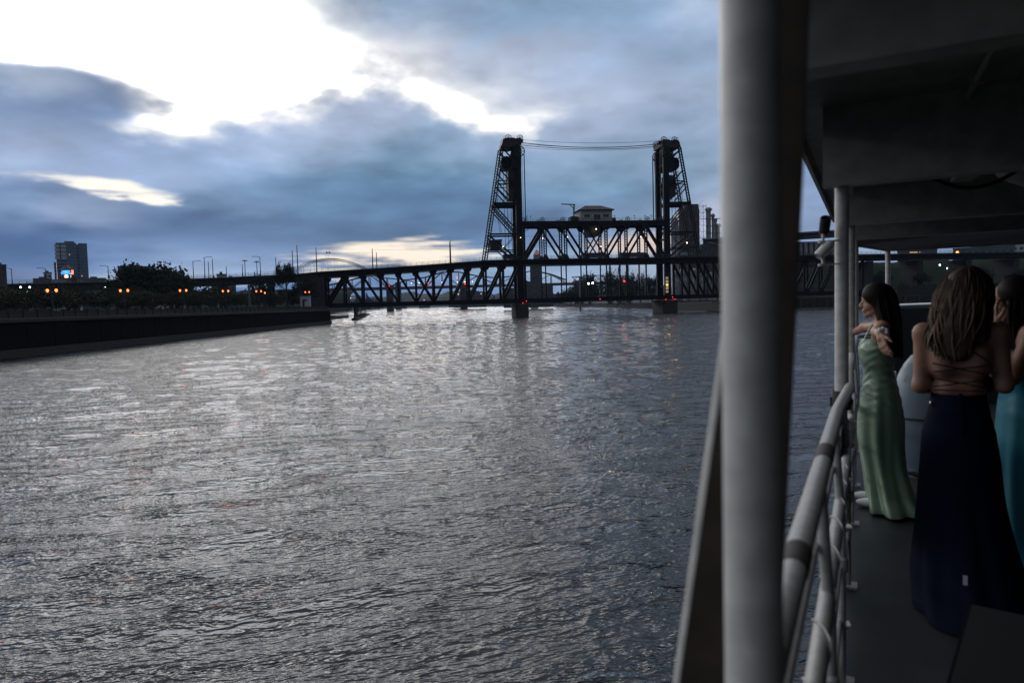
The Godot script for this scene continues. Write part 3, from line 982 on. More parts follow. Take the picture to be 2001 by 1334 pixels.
		stick(br, "truss_diagonal", node.call(3), 39.0, node.call(4), 24.6, 0.45, 0.55, z)
		stick(br, "truss_diagonal", node.call(4), 39.0, node.call(3), 24.6, 0.45, 0.55, z + 0.55)
		stick(br, "truss_diagonal", node.call(5), 39.0, node.call(4), 24.6, 0.7, 0.85, z)
		stick(br, "truss_diagonal", node.call(6), 39.0, node.call(5), 24.6, 0.7, 0.85, z)
		for q in [2.6, 10.3, 19.4, 48.6, 57.6, 64.5]:
			sheave(br, Vector3(q, 41.7, z), 1.05, 0.4)
		b = Mb.new()
		var u := 2.0
		while u < 66.0:
			b.bar(Vector3(u, 41.0, z + 0.9), Vector3(u, 42.3, z + 0.9), 0.06, 0.07)
			u += 2.0
		for y in [41.7, 42.3]:
			b.bar(Vector3(2, y, z + 0.9), Vector3(66, y, z + 0.9), 0.06, 0.07)
		part("top_railing", br, b, M.rail_steel)
	b = Mb.new()
	b.box(Vector3(2, 40.6, far + 0.6), Vector3(66, 41.0, -0.6))
	part("top_walkway", br, b, M.steel)
	for k in 8:
		b = Mb.new()
		var u := 2.2 + 9.1 * k
		b.bar(Vector3(u, 39.4, -0.6), Vector3(u, 39.4, far + 0.6), 0.6, 0.8)
		b.bar(Vector3(u, 36.6, -0.6), Vector3(u + (4.5 if k < 7 else -4.5), 39.4, far * 0.5), 0.25, 0.25)
		part("sway_brace", br, b, M.steel)
	# operator's house on the lift span
	b = Mb.new()
	b.box(Vector3(27.2, 41.05, far + 0.5), Vector3(41.4, 45.9, 0.6))
	var house := part("machine_house", br, b, M.house_wall)
	b = Mb.new()
	var e := [Vector3(26.4, 45.9, 1.5), Vector3(42.3, 45.9, 1.5), Vector3(42.3, 45.9, far - 0.6), Vector3(26.4, 45.9, far - 0.6)]
	var rg := [Vector3(30.6, 48.3, -4.4), Vector3(37.8, 48.3, -4.4)]
	b.flat(e[0], e[1], rg[1], Vector3(0, 1, 1))
	b.flat(e[0], rg[1], rg[0], Vector3(0, 1, 1))
	b.flat(e[2], e[3], rg[0], Vector3(0, 1, -1))
	b.flat(e[2], rg[0], rg[1], Vector3(0, 1, -1))
	b.flat(e[0], rg[0], e[3], Vector3(-1, 1, 0))
	b.flat(e[1], e[2], rg[1], Vector3(1, 1, 0))
	b.box(Vector3(26.4, 45.65, far - 0.6), Vector3(42.3, 45.88, 1.5))
	part("roof", house, b, M.house_roof)
	for w in [[28.9, 42.6, 31.4, 43.9], [33.2, 41.6, 36.0, 43.8], [37.4, 42.6, 39.8, 43.9]]:
		b = Mb.new()
		b.box(Vector3(w[0], w[1], 0.5), Vector3(w[2], w[3], 0.66))
		var pane := part("window", house, b, M.pane)
		b = Mb.new()
		b.bar(Vector3((w[0] + w[2]) / 2, w[1], 0.7), Vector3((w[0] + w[2]) / 2, w[3], 0.7), 0.06, 0.1)
		b.bar(Vector3(w[0] - 0.1, w[1] - 0.08, 0.7), Vector3(w[2] + 0.1, w[1] - 0.08, 0.7), 0.16, 0.16)
		part("sill", house, b, M.house_wall) if pane else null
	b = Mb.new()
	b.box(Vector3(27.05, 42.6, -6), Vector3(27.25, 43.8, -3))
	part("window", house, b, M.pane)
	b = Mb.new()
	b.box(Vector3(23.4, 41.05, -7), Vector3(26.6, 43.3, -1.5))
	part("tool_shed", br, b, M.house_roof)
	b = Mb.new()
	b.box(Vector3(41.5, 41.05, -5), Vector3(43.6, 42.6, -1.0))
	part("tool_shed", br, b, M.steel_b)
	b = Mb.new()
	b.box(Vector3(31.0, 35.6, -8), Vector3(36.6, 39.0, -1.2))
	b.prism([Vector2(31, 35.6), Vector2(36.6, 35.6), Vector2(35.4, 34.6), Vector2(32.2, 34.6)], -1.2, -8)
	part("operator_cabin", br, b, M.steel_b)
	b = Mb.new()
	b.bar(Vector3(25.0, 41, -3), Vector3(25.3, 48.8, -3), 0.5, 0.55)
	b.bar(Vector3(25.8, 48.6, -3), Vector3(19.6, 48.8, -3), 0.4, 0.4)
	b.bar(Vector3(25.2, 46.8, -3), Vector3(23.4, 48.5, -3), 0.25, 0.25)
	part("jib_crane", br, b, M.steel)
	for q in [5.4, 7.0, 45.6, 55.0, 60.0, 63.0]:
		b = Mb.new()
		b.bar(Vector3(q, 41, far), Vector3(q, 44.4, far), 0.09, 0.09)
		b.box(Vector3(q - 0.3, 44.3, far - 0.2), Vector3(q + 0.3, 44.6, far + 0.2))
		part("mast_light", br, b, M.steel)
	tower(br, 0.0, 1.0)
	tower(br, 66.8, -1.0)
	b = Mb.new()
	b.box(Vector3(-12.6, 29.2, -8), Vector3(-7.6, 32.9, 0.2))
	b.prism([Vector2(-12.8, 32.9), Vector2(-7.4, 32.9), Vector2(-7.4, 33.6), Vector2(-12.8, 33.2)], 0.4, -8.2)
	part("signal_cabin", br, b, M.steel_b)
	# wires slung between the tower heads
	for q in [[75.9, 74.8, 76.1, -1.0, 0.07], [75.8, 74.6, 76.0, -8.0, 0.06], [74.9, 73.1, 75.0, -2.0, 0.16], [74.8, 73.3, 74.9, -6.0, 0.13], [73.3, 72.3, 73.9, -4.0, 0.06]]:
		var pts: Array = []
		for k in 17:
			var t := k / 16.0
			pts.append(Vector3(lerpf(2.4, 64.4, t), lerpf(q[0], q[2], t) - 4.0 * t * (1.0 - t) * ((q[0] + q[2]) / 2.0 - q[1]), q[3]))
		b = Mb.new()
		b.tube(pts, [q[4]], 5)
		part("slung_cable", br, b, M.steel)
	# poles and wires for the trams on the roadway
	for q in [[-62.0, 30.2, 2.0], [-60.9, 29.6, far - 2], [-30.0, 32.4, 2.0], [-28.8, 34.6, far - 2], [-92.0, 32.0, 2.0], [-96.0, 31.0, far - 2], [-84.5, 31.0, 2.0]]:
		b = Mb.new()
		b.tube([Vector3(q[0], road_top(q[0]), q[2]), Vector3(q[0], q[1], q[2])], [0.24, 0.13], 6)
		part("wire_pole", br, b, M.steel)
	for q in [[-92.0, -62.0, 29.0], [-62.0, -30.0, 30.2], [-30.0, 0.0, 32.0], [2.0, 66.0, 30.6], [2.0, 66.0, 35.2]]:
		b = Mb.new()
		b.bar(Vector3(q[0], q[2] - 0.3, -3), Vector3(q[1], q[2], -3), 0.05, 0.05)
		part("tram_wire", br, b, M.steel)
	# lamps
	for q in [[0.4, 34.0, 1.8], [10.2, 33.7, 0.9], [21.1, 34.2, 0.9], [54.2, 33.9, 0.9], [36.0, 29.9, 1.0]]:
		lamp_bulb(br, "bridge_lamp", Vector3(q[0], q[1], q[2]), M.lamp_white, Color(1, 0.9, 0.75), 0.14, 0.6)
	lamp_bulb(br, "bridge_lamp", Vector3(-7.2, 30.4, 0.8), M.lamp_white, Color(1, 0.9, 0.75), 0.14, 0.6)
	lamp_bulb(br, "bridge_lamp", Vector3(34.2, 37.5, 0.2), M.lamp_white, Color(1, 0.9, 0.75), 0.2, 1.0)
	lamp_bulb(br, "bridge_lamp", Vector3(75.6, 31.0, 0.9), M.lamp_white, Color(1, 0.8, 0.6), 0.26, 2.0)
	for q in [[1.9, 6.9, 3.3], [0.4, 6.1, 3.3], [35.2, 7.0, 0.8], [67.6, 7.0, 3.3], [68.6, 6.1, 3.3], [64.4, 6.1, 3.3]]:
		lamp_bulb(br, "warning_lamp", Vector3(q[0], q[1], q[2]), M.lamp_red, Color(1, 0.1, 0.05), 0.14, 0.25)
	# stair lit yellow on the right tower
	b = Mb.new()
	for k in 5:
		b.box(Vector3(65.2, 9.0 + k * 1.5, 1.5), Vector3(66.3, 10.1 + k * 1.5, 1.7))
	part("stair_light", br, b, lit("stair_yellow", Color(0.9, 0.75, 0.35), 0.16))
	glow(br, Vector3(65.8, 12.5, 2.6), Color(1, 0.8, 0.4), 2.0, 0.5)
	# approach viaduct columns under the west road
	for k in 6:
		var u := -104.0 - k * 19.0
		b = Mb.new()
		b.bar(Vector3(u, 5.0, -1), Vector3(u, road_top(u) - 2.8, -1), 1.4, 1.4)
		b.bar(Vector3(u, 5.0, far + 1), Vector3(u, road_top(u) - 2.8, far + 1), 1.4, 1.4)
		b.bar(Vector3(u, road_top(u) - 3.6, 1.5), Vector3(u, road_top(u) - 3.6, far - 1.5), 1.5, 1.5)
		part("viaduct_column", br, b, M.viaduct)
	b = Mb.new()
	b.box(Vector3(-90, 3.0, far - 2), Vector3(-82, 20.6 - 1.9, 2.2))
	part("abutment", br, b, M.viaduct)
	for k in 6:
		b = Mb.new()
		b.box(Vector3(164 + k * 26, 3.0, far - 1), Vector3(167 + k * 26, 21.4, 1))
		part("viaduct_column", br, b, M.viaduct)
	# traffic, mostly behind the railing
	for q in [[-3.8, 3.0, 2.5, "dark box truck on the bridge road beside the left tower"], [33.5, 4.8, 2.6, "pale van on the bridge road under the middle of the lift span"], [51.5, 6.2, 2.5, "long dark bus on the bridge road in the right half of the lift span"]]:
		var car := thing("road_vehicle", q[3], "vehicle", br.position + br.basis * Vector3(q[0], road_top(q[0]), -3), BRIDGE_TURN)
		b = Mb.new()
		var l: float = q[1]
		b.prism([Vector2(-l, 0.5), Vector2(l * 0.98, 0.5), Vector2(l, 1.3), Vector2(l * 0.86, q[2] - 0.15), Vector2(l * 0.8, q[2]), Vector2(-l * 0.95, q[2]), Vector2(-l, q[2] - 0.2)], -1.1, 1.1)
		part("body", car, b, M.city)
		for w in [-0.65, 0.68]:
			for z in [-0.95, 0.95]:
				b = Mb.new()
				b.lathe([Vector2(0, -0.14), Vector2(0.45, -0.14), Vector2(0.45, 0.14), Vector2(0, 0.14)], Vector3(l * w, 0.45, z), 10, Vector3(0, 0, 1))
				part("wheel", car, b, M.rubber)
		b = Mb.new()
		b.box(Vector3(-l * 0.8, q[2] - 1.0, 1.09), Vector3(l * 0.7, q[2] - 0.4, 1.13))
		part("side_window", car, b, M.pane)

# ---------------------------------------------------------------- trees
func crown_mesh(sd: int, clumps: int, leaves: int, shape: String) -> ArrayMesh:      # unit crown: radius 1, base at 0, top at 1
	var r := RandomNumberGenerator.new()
	r.seed = sd
	var b := Mb.new()
	for i in clumps:
		var t := r.randf()
		var a := r.randf() * TAU
		var c: Vector3
		var cr := r.randf_range(0.14, 0.3)
		if shape == "cone":
			var y := pow(t, 1.3)
			c = Vector3(cos(a), 0, sin(a)) * (1.0 - y) * r.randf_range(0.3, 0.8) + Vector3(0, y, 0)
			cr *= 0.75
		else:
			var e := asin(r.randf_range(-0.35, 1.0))
			var d := r.randf_range(0.45, 0.92)
			c = Vector3(cos(a) * cos(e) * d, 0.35 + 0.58 * sin(e) * d, sin(a) * cos(e) * d)
			if shape == "low":
				c.y = c.y * 0.9 + 0.1 * sin(a * 3.0)
		for k in leaves:
			var o := Vector3(r.randfn(), r.randfn() * 0.75, r.randfn()) * cr * 0.5
			var p := c + o
			var n := (Vector3(r.randfn(), r.randfn() + 0.6, r.randfn())).normalized()
			var u := n.cross(Vector3(r.randfn(), r.randfn(), r.randfn())).normalized()
			var w := n.cross(u)
			var s := r.randf_range(0.022, 0.055)
			b.quad(p - u * s, p - w * s * 0.6, p + u * s, p + w * s * 0.6, n)
	return b.mesh()

var crowns := {}

func tree(called: String, label: String, at: Vector3, height: float, wide: float, clear: float, crown: String, leaf: Material, group: String) -> void:
	var t := thing(called, label, "tree", at, 0.0, group)
	var b := Mb.new()
	var top := Vector3(rng.randf_range(-0.3, 0.3), clear + (height - clear) * 0.45, rng.randf_range(-0.3, 0.3))
	b.tube([Vector3(0, -0.3, 0), top * Vector3(0.5, 0.5, 0.5), top], [height * 0.028, height * 0.02, height * 0.01], 6)
	for k in 5:
		var a := TAU * k / 5.0 + rng.randf()
		var s := top * rng.randf_range(0.55, 0.85)
		b.tube([s, s + Vector3(cos(a) * wide * 0.22, (height - clear) * 0.16, sin(a) * wide * 0.22), s + Vector3(cos(a) * wide * 0.36, (height - clear) * 0.34, sin(a) * wide * 0.36)], [height * 0.012, height * 0.008, height * 0.003], 5)
	part("trunk", t, b, M.bark)
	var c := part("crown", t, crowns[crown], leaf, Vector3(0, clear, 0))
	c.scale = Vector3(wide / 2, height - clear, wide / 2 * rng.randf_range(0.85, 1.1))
	c.rotation.y = rng.randf() * TAU

func building(called: String, label: String, x0: float, x1: float, top: float, z: float, deep: float, m: Material, base := 3.0) -> Node3D:
	var t := thing(called, label, "building", Vector3((x0 + x1) / 2, base, z), atan2(-(x0 + x1) / 2, -z))
	var w := (x1 - x0) / 2 * cos(t.rotation.y)
	var b := Mb.new()
	b.box(Vector3(-w, 0, -deep), Vector3(w, top - base, 0))
	part("wall", t, b, m)
	b = Mb.new()
	b.box(Vector3(-w - 0.2, top - base, -deep - 0.2), Vector3(w + 0.2, top - base + 0.6, 0.2))
	b.box(Vector3(-w * 0.4, top - base + 0.6, -deep * 0.7), Vector3(w * 0.25, top - base + 2.0, -deep * 0.3))
	part("roof", t, b, M.city)
	var n := maxi(2, int(w * 2 / 3.4))
	for row in 4:
		var y := top - base - 2.6 - row * 3.4
		if y < 14.0:
			break
		for k in n:
			b = Mb.new()
			var x := -w + (k + 0.5) * 2 * w / n
			b.box(Vector3(x - 0.9, y - 0.8, -0.05), Vector3(x + 0.9, y + 0.8, 0.08))
			part("window", t, b, M.pane)
	return t

# ---------------------------------------------------------------- the west bank: river wall, park, lamps, city
func build_west_bank() -> void:
	crowns.low = crown_mesh(101, 46, 60, "low")
	crowns.round = crown_mesh(102, 60, 70, "round")
	crowns.round_b = crown_mesh(103, 52, 70, "round")
	crowns.cone = crown_mesh(104, 60, 40, "cone")
	crowns.loose = crown_mesh(105, 34, 60, "round")
	var wall := thing("river_wall", "long dark concrete river wall along the left bank", "wall", Vector3(-71, 0, 0))
	var b := Mb.new()
	b.box(Vector3(-1.5, -5, -268), Vector3(-0.25, 5.0, 30))
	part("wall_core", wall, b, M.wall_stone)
	b = Mb.new()
	b.box(Vector3(-0.25, -5, -268.4), Vector3(0.35, 1.15, 30))
	part("footing_ledge", wall, b, M.coping)
	var panel := Mb.new()
	panel.box(Vector3(-0.25, 1.1, -5.94), Vector3(0, 4.72, -0.06))
	var cope := Mb.new()
	cope.prism([Vector2(-1.6, 4.95), Vector2(0.22, 4.95), Vector2(0.3, 5.08), Vector2(0.3, 5.5), Vector2(0.22, 5.6), Vector2(-1.6, 5.6)], -5.985, -0.015)
	var para := Mb.new()
	para.box(Vector3(-0.55, 5.6, -2.85), Vector3(-0.3, 6.5, -0.15))
	para.box(Vector3(-0.6, 6.5, -2.85), Vector3(-0.25, 6.62, -0.15))
	var post := Mb.new()
	post.box(Vector3(-0.7, 5.6, -0.22), Vector3(-0.15, 6.75, 0.22))
	post.box(Vector3(-0.76, 6.75, -0.28), Vector3(-0.09, 6.87, 0.28))
	var pm := panel.mesh()
	var cm := cope.mesh()
	var ram := para.mesh()
	var pom := post.mesh()
	for k in 38:
		var z := -40.0 - k * 6.0
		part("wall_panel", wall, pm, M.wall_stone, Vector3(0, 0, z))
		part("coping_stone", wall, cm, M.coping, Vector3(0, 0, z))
		for h in 2:
			part("parapet_panel", wall, ram, M.coping, Vector3(0, 0, z - h * 3.0))
			part("parapet_post", wall, pom, M.coping, Vector3(0, 0, z - h * 3.0))
	b = Mb.new()
	b.box(Vector3(-25, -5, -268.3), Vector3(-1.5, 5.45, -267.2))
	part("wall_return", wall, b, M.wall_stone)
	# promenade
	b = Mb.new()
	b.box(Vector3(-80, 5.4, -266), Vector3(-72.7, 5.56, 30))
	setting("promenade", b, M.concrete)
	b = Mb.new()
	b.box(Vector3(-900, 5.4, -262), Vector3(-92, 5.54, -250))
	setting("park_path", b, M.concrete)
	# park lamps, two globes to a post
	var spots := [[10.0, -111.9, 2], [10.4, -132.8, 2], [10.9, -156.7, 2], [11.2, -180.0, 2], [11.6, -203.7, 2], [11.2, -208.7, 1], [12.2, -252.2, 2]]
	var names := ["twin globe park lamp in the far left trees, below the lit clock", "twin globe park lamp at the left foot of the big round tree", "twin globe park lamp at the right foot of the big round tree", "twin globe park lamp midway between the big round tree and the pale carved post", "twin globe park lamp beside the pale carved post", "park lamp with a single globe, just right of the pale carved post", "twin globe park lamp next to the white kiosk at the end of the river wall"]
	for i in spots.size():
		var q: Array = spots[i]
		var t := thing("park_lamp", names[i], "street lamp", Vector3(-75, 5.5, q[1]), 0.0, "lit lamps along the river wall")
		var hy: float = q[0] - 5.5
		b = Mb.new()
		b.lathe([Vector2(0.28, 0), Vector2(0.28, 0.4), Vector2(0.12, 0.7), Vector2(0.08, hy - 0.6), Vector2(0.1, hy - 0.2), Vector2(0, hy - 0.1)], Vector3.ZERO, 8)
		part("post", t, b, M.steel_b)
		if q[2] == 2:
			b = Mb.new()
			b.tube([Vector3(-0.72, hy - 0.25, 0), Vector3(-0.4, hy - 0.5, 0), Vector3(0.4, hy - 0.5, 0), Vector3(0.72, hy - 0.25, 0)], [0.06], 6)
			part("arm", t, b, M.steel_b)
		for k in ([-0.72, 0.72] if q[2] == 2 else [0.0]):
			b = Mb.new()
			b.ball(Vector3.ZERO, 0.22, 10)
			b.lathe([Vector2(0.12, -0.3), Vector2(0.12, -0.18)], Vector3.ZERO, 8)
			part("globe_lamp", t, b, M.lamp_orange, Vector3(k, hy, 0))
			glow(t, Vector3(k, hy, 0), Color(1.0, 0.55, 0.22), 0.3, 0.42)
	# small white lights among the trees
	var wl := [[Vector3(-171.6, 5.5, -240), 10.5, "leftmost of three small white path lights under the viaduct at the left edge"], [Vector3(-168.4, 5.5, -240), 10.4, "right one of two level white path lights under the viaduct at the left edge"], [Vector3(-126.9, 5.5, -180), 6.5, "lowest of three small white path lights at the left edge of the photo"], [Vector3(-136.1, 5.5, -230), 9.1, "lower left of the pair of white lights left of the big round tree"], [Vector3(-137.7, 5.5, -235), 9.8, "upper right of the pair of white lights left of the big round tree"]]
	for q in wl:
		var t := thing("path_light", q[2], "street lamp", q[0], 0.0, "white lights in the park")
		b = Mb.new()
		b.tube([Vector3(0, 0, 0), Vector3(0, q[1], 0)], [0.09, 0.06], 6)
		part("post", t, b, M.steel_b)
		lamp_bulb(t, "lamp", Vector3(0, q[1] + 0.2, 0.2), M.lamp_cool, Color(0.9, 0.95, 1.0), 0.3, 1.0)
	# kiosk and carved post near the end of the wall
	var ki := thing("kiosk", "white kiosk with a dark doorway at the end of the river wall", "kiosk", Vector3(-76.0, 5.5, -252))
	b = Mb.new()
	b.box(Vector3(-1.7, 0, -2), Vector3(1.7, 5.2, 0))
	part("wall", ki, b, M.city_pale)
	b = Mb.new()
	b.box(Vector3(-0.9, 0, 0.01), Vector3(-0.1, 3.8, 0.06))
	b.box(Vector3(-0.9, 3.4, 0.02), Vector3(0.7, 4.0, 0.07))
	part("doorway", ki, b, M.cord)
	b = Mb.new()
	b.box(Vector3(-1.9, 5.2, -2.2), Vector3(1.9, 5.4, 0.2))
	part("roof", ki, b, M.city)
	var po := thing("carved_post", "tall pale carved wooden post standing among the park trees", "post", Vector3(-76.5, 5.5, -200))
	b = Mb.new()
	var prof: Array = [Vector2(0.0, 0)]
	for k in 14:
		prof.append(Vector2(0.34 + 0.08 * sin(k * 2.1), k * 0.6))
	prof.append(Vector2(0, 8.0))
	b.lathe(prof, Vector3.ZERO, 8)
	part("shaft", po, b, M.concrete)
	# trees: a low row on the promenade, taller ones behind
	var row := [[-88, -100, 5.4, 11], [-84, -112, 5.2, 10], [-92, -118, 6.4, 12], [-85, -124, 5.6, 10], [-86, -136, 5.8, 10], [-94, -138, 7.0, 12], [-84, -146, 5.6, 9], [-86, -157, 6.0, 10], [-85, -168, 6.2, 10], [-93, -172, 7.2, 12], [-84, -178, 6.0, 9], [-86, -189, 6.4, 10], [-85, -200, 6.6, 10], [-94, -205, 8.0, 12], [-84, -212, 6.6, 9], [-86, -223, 7.2, 10], [-84, -235, 7.4, 9], [-85, -246, 7.4, 9], [-80, -258, 6.8, 8], [-104, -128, 6.6, 12], [-110, -150, 7.4, 13], [-112, -168, 7.8, 13], [-122, -160, 7.8, 13], [-128, -175, 8.2, 13], [-106, -190, 8.6, 13], [-105, -215, 9.2, 13], [-102, -236, 10.2, 13], [-140, -190, 8.8, 13], [-150, -210, 9.6, 14], [-118, -205, 9.6, 13], [-165, -215, 9.8, 14], [-128, -225, 10.4, 14], [-180, -235, 10.4, 14], [-150, -240, 10.4, 14], [-92, -254, 10.0, 10], [-86, -262, 9.6, 9]]
	var tl := ["low spreading tree behind the river wall in the dusky park"]
	for q in row:
		tree("park_tree", tl[0], Vector3(q[0], 5.5, q[1]), q[2], q[3], q[2] * 0.3, "low", M.leaf_olive if int(q[1]) % 3 == 0 else M.leaf, "low trees in the riverside park")
	tree("big_tree", "big dark round tree rising above the viaduct on the left bank", Vector3(-113, 5.5, -214), 18.0, 26.0, 3.0, "round", M.leaf_dark, "")
	tree("big_tree", "dark tree filling the right shoulder of the big round tree", Vector3(-101, 5.5, -210), 12.6, 15.0, 2.0, "round_b", M.leaf_dark, "")
	tree("tall_tree", "slim dark tree with a loose crown beside the left end of the bridge", Vector3(-84.6, 5.5, -258), 19.4, 8.6, 8.5, "round", M.leaf_dark, "")
	tree("tall_tree", "shorter dark tree just right of the slim tree, below the bridge road", Vector3(-79, 5.5, -262), 14.0, 10.0, 4.0, "round_b", M.leaf_dark, "")
	tree("tall_tree", "dark tree just left of the slim tree, leaning over the bridge road", Vector3(-93, 5.5, -252), 15.0, 10.0, 4.0, "loose", M.leaf_dark, "")
	for i in 5:
		tree("far_street_tree", ["small dark tree in front of the clock tower", "small dark tree right of the clock tower", "dark tree at the foot of the square office block", "dark bush-like tree left of the pale flat building", "dark tree between the pale flat building and the viaduct poles"][i], [Vector3(-300, 4, -470), Vector3(-318, 4, -500), Vector3(-246, 4, -430), Vector3(-262, 4, -500), Vector3(-206, 4, -420)][i], [30.0, 31.0, 26.0, 31.0, 24.0][i], 14.0, 8.0, "round_b", M.leaf_dark, "")
	# lamp standards and tram poles on the west approach
	var br_at := Transform3D(Basis(Vector3.UP, BRIDGE_TURN), Vector3(CHORD.x, 0, CHORD.y))
	var pl := [[-198.0, 24.4, -1], [-186.1, 24.3, -1], [-163.6, 24.8, -1], [-132.2, 26.1, 1], [-127.9, 27.6, 1], [-126.4, 25.8, 0], [-124.8, 27.0, 0], [-119.7, 23.8, 0], [-113.5, 24.6, 0], [-112.5, 26.2, 2], [-107.9, 25.7, 2], [-106.6, 27.5, -1], [-100.5, 27.2, 0]]
	for i in pl.size():
		var q: Array = pl[i]
		var t := thing("road_lamp" if absi(q[2]) == 1 else "tram_pole", ["curved lamp standard at the far left of the viaduct", "curved lamp standard left of the glass tower", "curved lamp standard between the glass tower and the big round tree", "lamp standard just right of the pale flat building", "tall lamp standard, first of the three poles in a group on the viaduct", "short plain pole close beside the tall lamp standard", "plain pole, last of the three poles in a group on the viaduct", "short plain pole standing alone on the viaduct", "plain pole beside the left crossarm pole", "left one of two poles with a crossarm", "right one of two poles with a crossarm", "lamp standard beside the right crossarm pole", "thin pole left of the slim dark tree"][i], "lamp post" if absi(q[2]) == 1 else "pole", br_at * Vector3(q[0], road_top(q[0]), 2.0), BRIDGE_TURN)
		var hgt: float = q[1] - road_top(q[0])
		b = Mb.new()
		b.tube([Vector3.ZERO, Vector3(0, hgt, 0)], [0.17, 0.11], 6)
		part("pole", t, b, M.steel)
		if absi(q[2]) == 1:
			b = Mb.new()
			b.tube([Vector3(0, hgt - 0.4, 0), Vector3(q[2] * 0.9, hgt + 0.1, 0), Vector3(q[2] * 2.4, hgt + 0.15, 0)], [0.09], 5)
			part("arm", t, b, M.steel)
			b = Mb.new()
			b.ball(Vector3(q[2] * 2.7, hgt + 0.12, 0), 0.4, 8, Vector3(1, 0.35, 0.6))
			part("lamp_head", t, b, M.steel_b)
		elif q[2] == 2:
			b = Mb.new()
			b.bar(Vector3(-1.4, hgt - 0.4, 0), Vector3(1.4, hgt - 0.4, 0), 0.14, 0.14)
			b.bar(Vector3(-0.8, hgt - 0.1, 0), Vector3(0.8, hgt - 0.1, 0), 0.12, 0.3)
			part("crossarm", t, b, M.steel)
	# the city behind
	building("brick_building", "dark brick building cut off by the left edge of the photo", -323.1, -315.8, 38.4, -430, 20, M.brick)
	building("low_building", "wide low grey building left of the glass tower", -362.1, -348.1, 34.0, -520, 20, M.city)
	building("square_building", "pale square block on top of the low building left of the glass tower", -367.6, -361.2, 39.8, -540, 10, M.city_pale)
	building("long_building", "long low grey building right of the glass tower", -373.5, -354.7, 37.6, -600, 20, M.city)
	building("station_hall", "pale low hall at the foot of the clock tower", -392, -366, 36.2, -585, 20, M.city_pale)
	building("office_block", "dark square office block partly behind the big round tree", -297.5, -270.0, 41.4, -520, 25, M.city)
	building("pale_building", "pale flat-roofed building right of the big round tree", -270.3, -247.8, 36.8, -520, 25, M.city_pale)
	building("roof_box", "pale blue box-like building above the middle of the viaduct", -179.9, -174.3, 28.3, -420, 8, M.city_pale)
	building("roof_box", "dark low block left of the pale blue box-like building", -174.9, -171.5, 24.9, -400, 8, M.city)
	building("roof_box", "dark low block right of the pale blue box-like building", -166.1, -160.4, 24.7, -400, 8, M.city)
	# glass tower
	var g := thing("glass_tower", "tall blue glass apartment tower behind the clock tower", "building", Vector3(-447, 3, -700), 0.568)
	g.scale = Vector3(0.84, 1, 0.84)
	for q in [[-18.0, -15.9, 56.6, 6.0, "tower_glass_dark"], [-15.2, -4.2, 76.1, 5.0, "tower_glass_dark"], [-4.7, 5.6, 76.4, 4.0, "tower_glass"], [7.6, 16.6, 76.3, 3.0, "tower_glass"], [5.2, 8.0, 75.0, 1.5, "tower_glass_dark"]]:
		b = Mb.new()
		b.box(Vector3(q[0], 0, -22), Vector3(q[1], q[2], q[3]))
		part("glass_block", g, b, M[q[4]])
		b = Mb.new()
		var n := int((q[1] - q[0]) / 1.7)
		for k in n + 1:
			var x: float = lerpf(q[0], q[1], float(k) / maxi(n, 1))
			b.box(Vector3(x - 0.07, 0, q[3]), Vector3(x + 0.07, q[2], q[3] + 0.14))
		var y := 33.0
		while y < q[2]:
			b.box(Vector3(q[0], y, q[3]), Vector3(q[1], y + 0.35, q[3] + 0.1))
			y += 3.3
		part("mullions", g, b, M.tower_frame if q[4] == "tower_glass_dark" else M.city).set_meta("kind", "stuff")
	b = Mb.new()
	b.box(Vector3(-6.5, 76.4, -14), Vector3(3.6, 78.2, 1.0))
	part("roof_plant", g, b, M.city)
	for q in [[-16.6, -11.6], [-10.2, -4.9]]:     # bright open loggias at the top
		for k in 4:
			b = Mb.new()
			b.box(Vector3(q[0], 59.6 + k * 3.9, 5.2), Vector3(q[1], 62.6 + k * 3.9, 5.5))
			part("loggia", g, b, M.tower_frame)
	for q in [[9.0, 42.5], [-2.4, 64.0]]:
		b = Mb.new()
		b.box(Vector3(q[0], q[1], 4.1), Vector3(q[0] + 1.1, q[1] + 1.0, 4.4))
		part("lit_window", g, b, M.window_glow)
	# clock tower with its neon sign
	var ct := thing("clock_tower", "brown station clock tower with blue neon sign and glowing clock", "tower", Vector3(-387.6, 3, -600), 0.56)
	ct.scale = Vector3(0.84, 1, 0.84)
	b = Mb.new()
	b.box(Vector3(-4.6, 0, -8), Vector3(4.6, 43.6, 0))
	part("shaft", ct, b, M.brick)
	b = Mb.new()
	b.lathe([Vector2(6.6, 43.6), Vector2(0.1, 47.6)], Vector3(0, 0, -4), 4)
	part("roof", ct, b, M.brick)
	b = Mb.new()
	b.box(Vector3(-5.4, 38.6, 0.1), Vector3(3.2, 42.9, 0.4))
	var board := part("sign_board", ct, b, M.cord)
	for q in [["UNION", 41.5, 2.2], ["STATION", 39.6, 2.2]]:
		var tm := TextMesh.new()
		tm.text = q[0]
		tm.font = SystemFont.new()
		tm.font.font_names = PackedStringArray(["Droid Sans"])
		tm.font_size = 64
		tm.pixel_size = q[2] / 64.0 * 1.05
		tm.depth = 0.3
		part("neon_sign", board, tm, M.neon_blue, Vector3(-1.1, q[1], 0.7))
	b = Mb.new()
	b.box(Vector3(3.5, 40.9, 0.1), Vector3(5.5, 42.5, 0.5))
	b.box(Vector3(3.5, 38.9, 0.1), Vector3(5.5, 40.5, 0.5))
	part("orange_sign", ct, b, M.neon_orange)
	b = Mb.new()
	b.lathe([Vector2(1.9, -0.15), Vector2(1.9, 0.3), Vector2(0, 0.3)], Vector3(-1.0, 36.9, 0.1), 20, Vector3(0, 0, 1))
	var cf := part("clock_face_lamp", ct, b, M.clock_face)
	b = Mb.new()
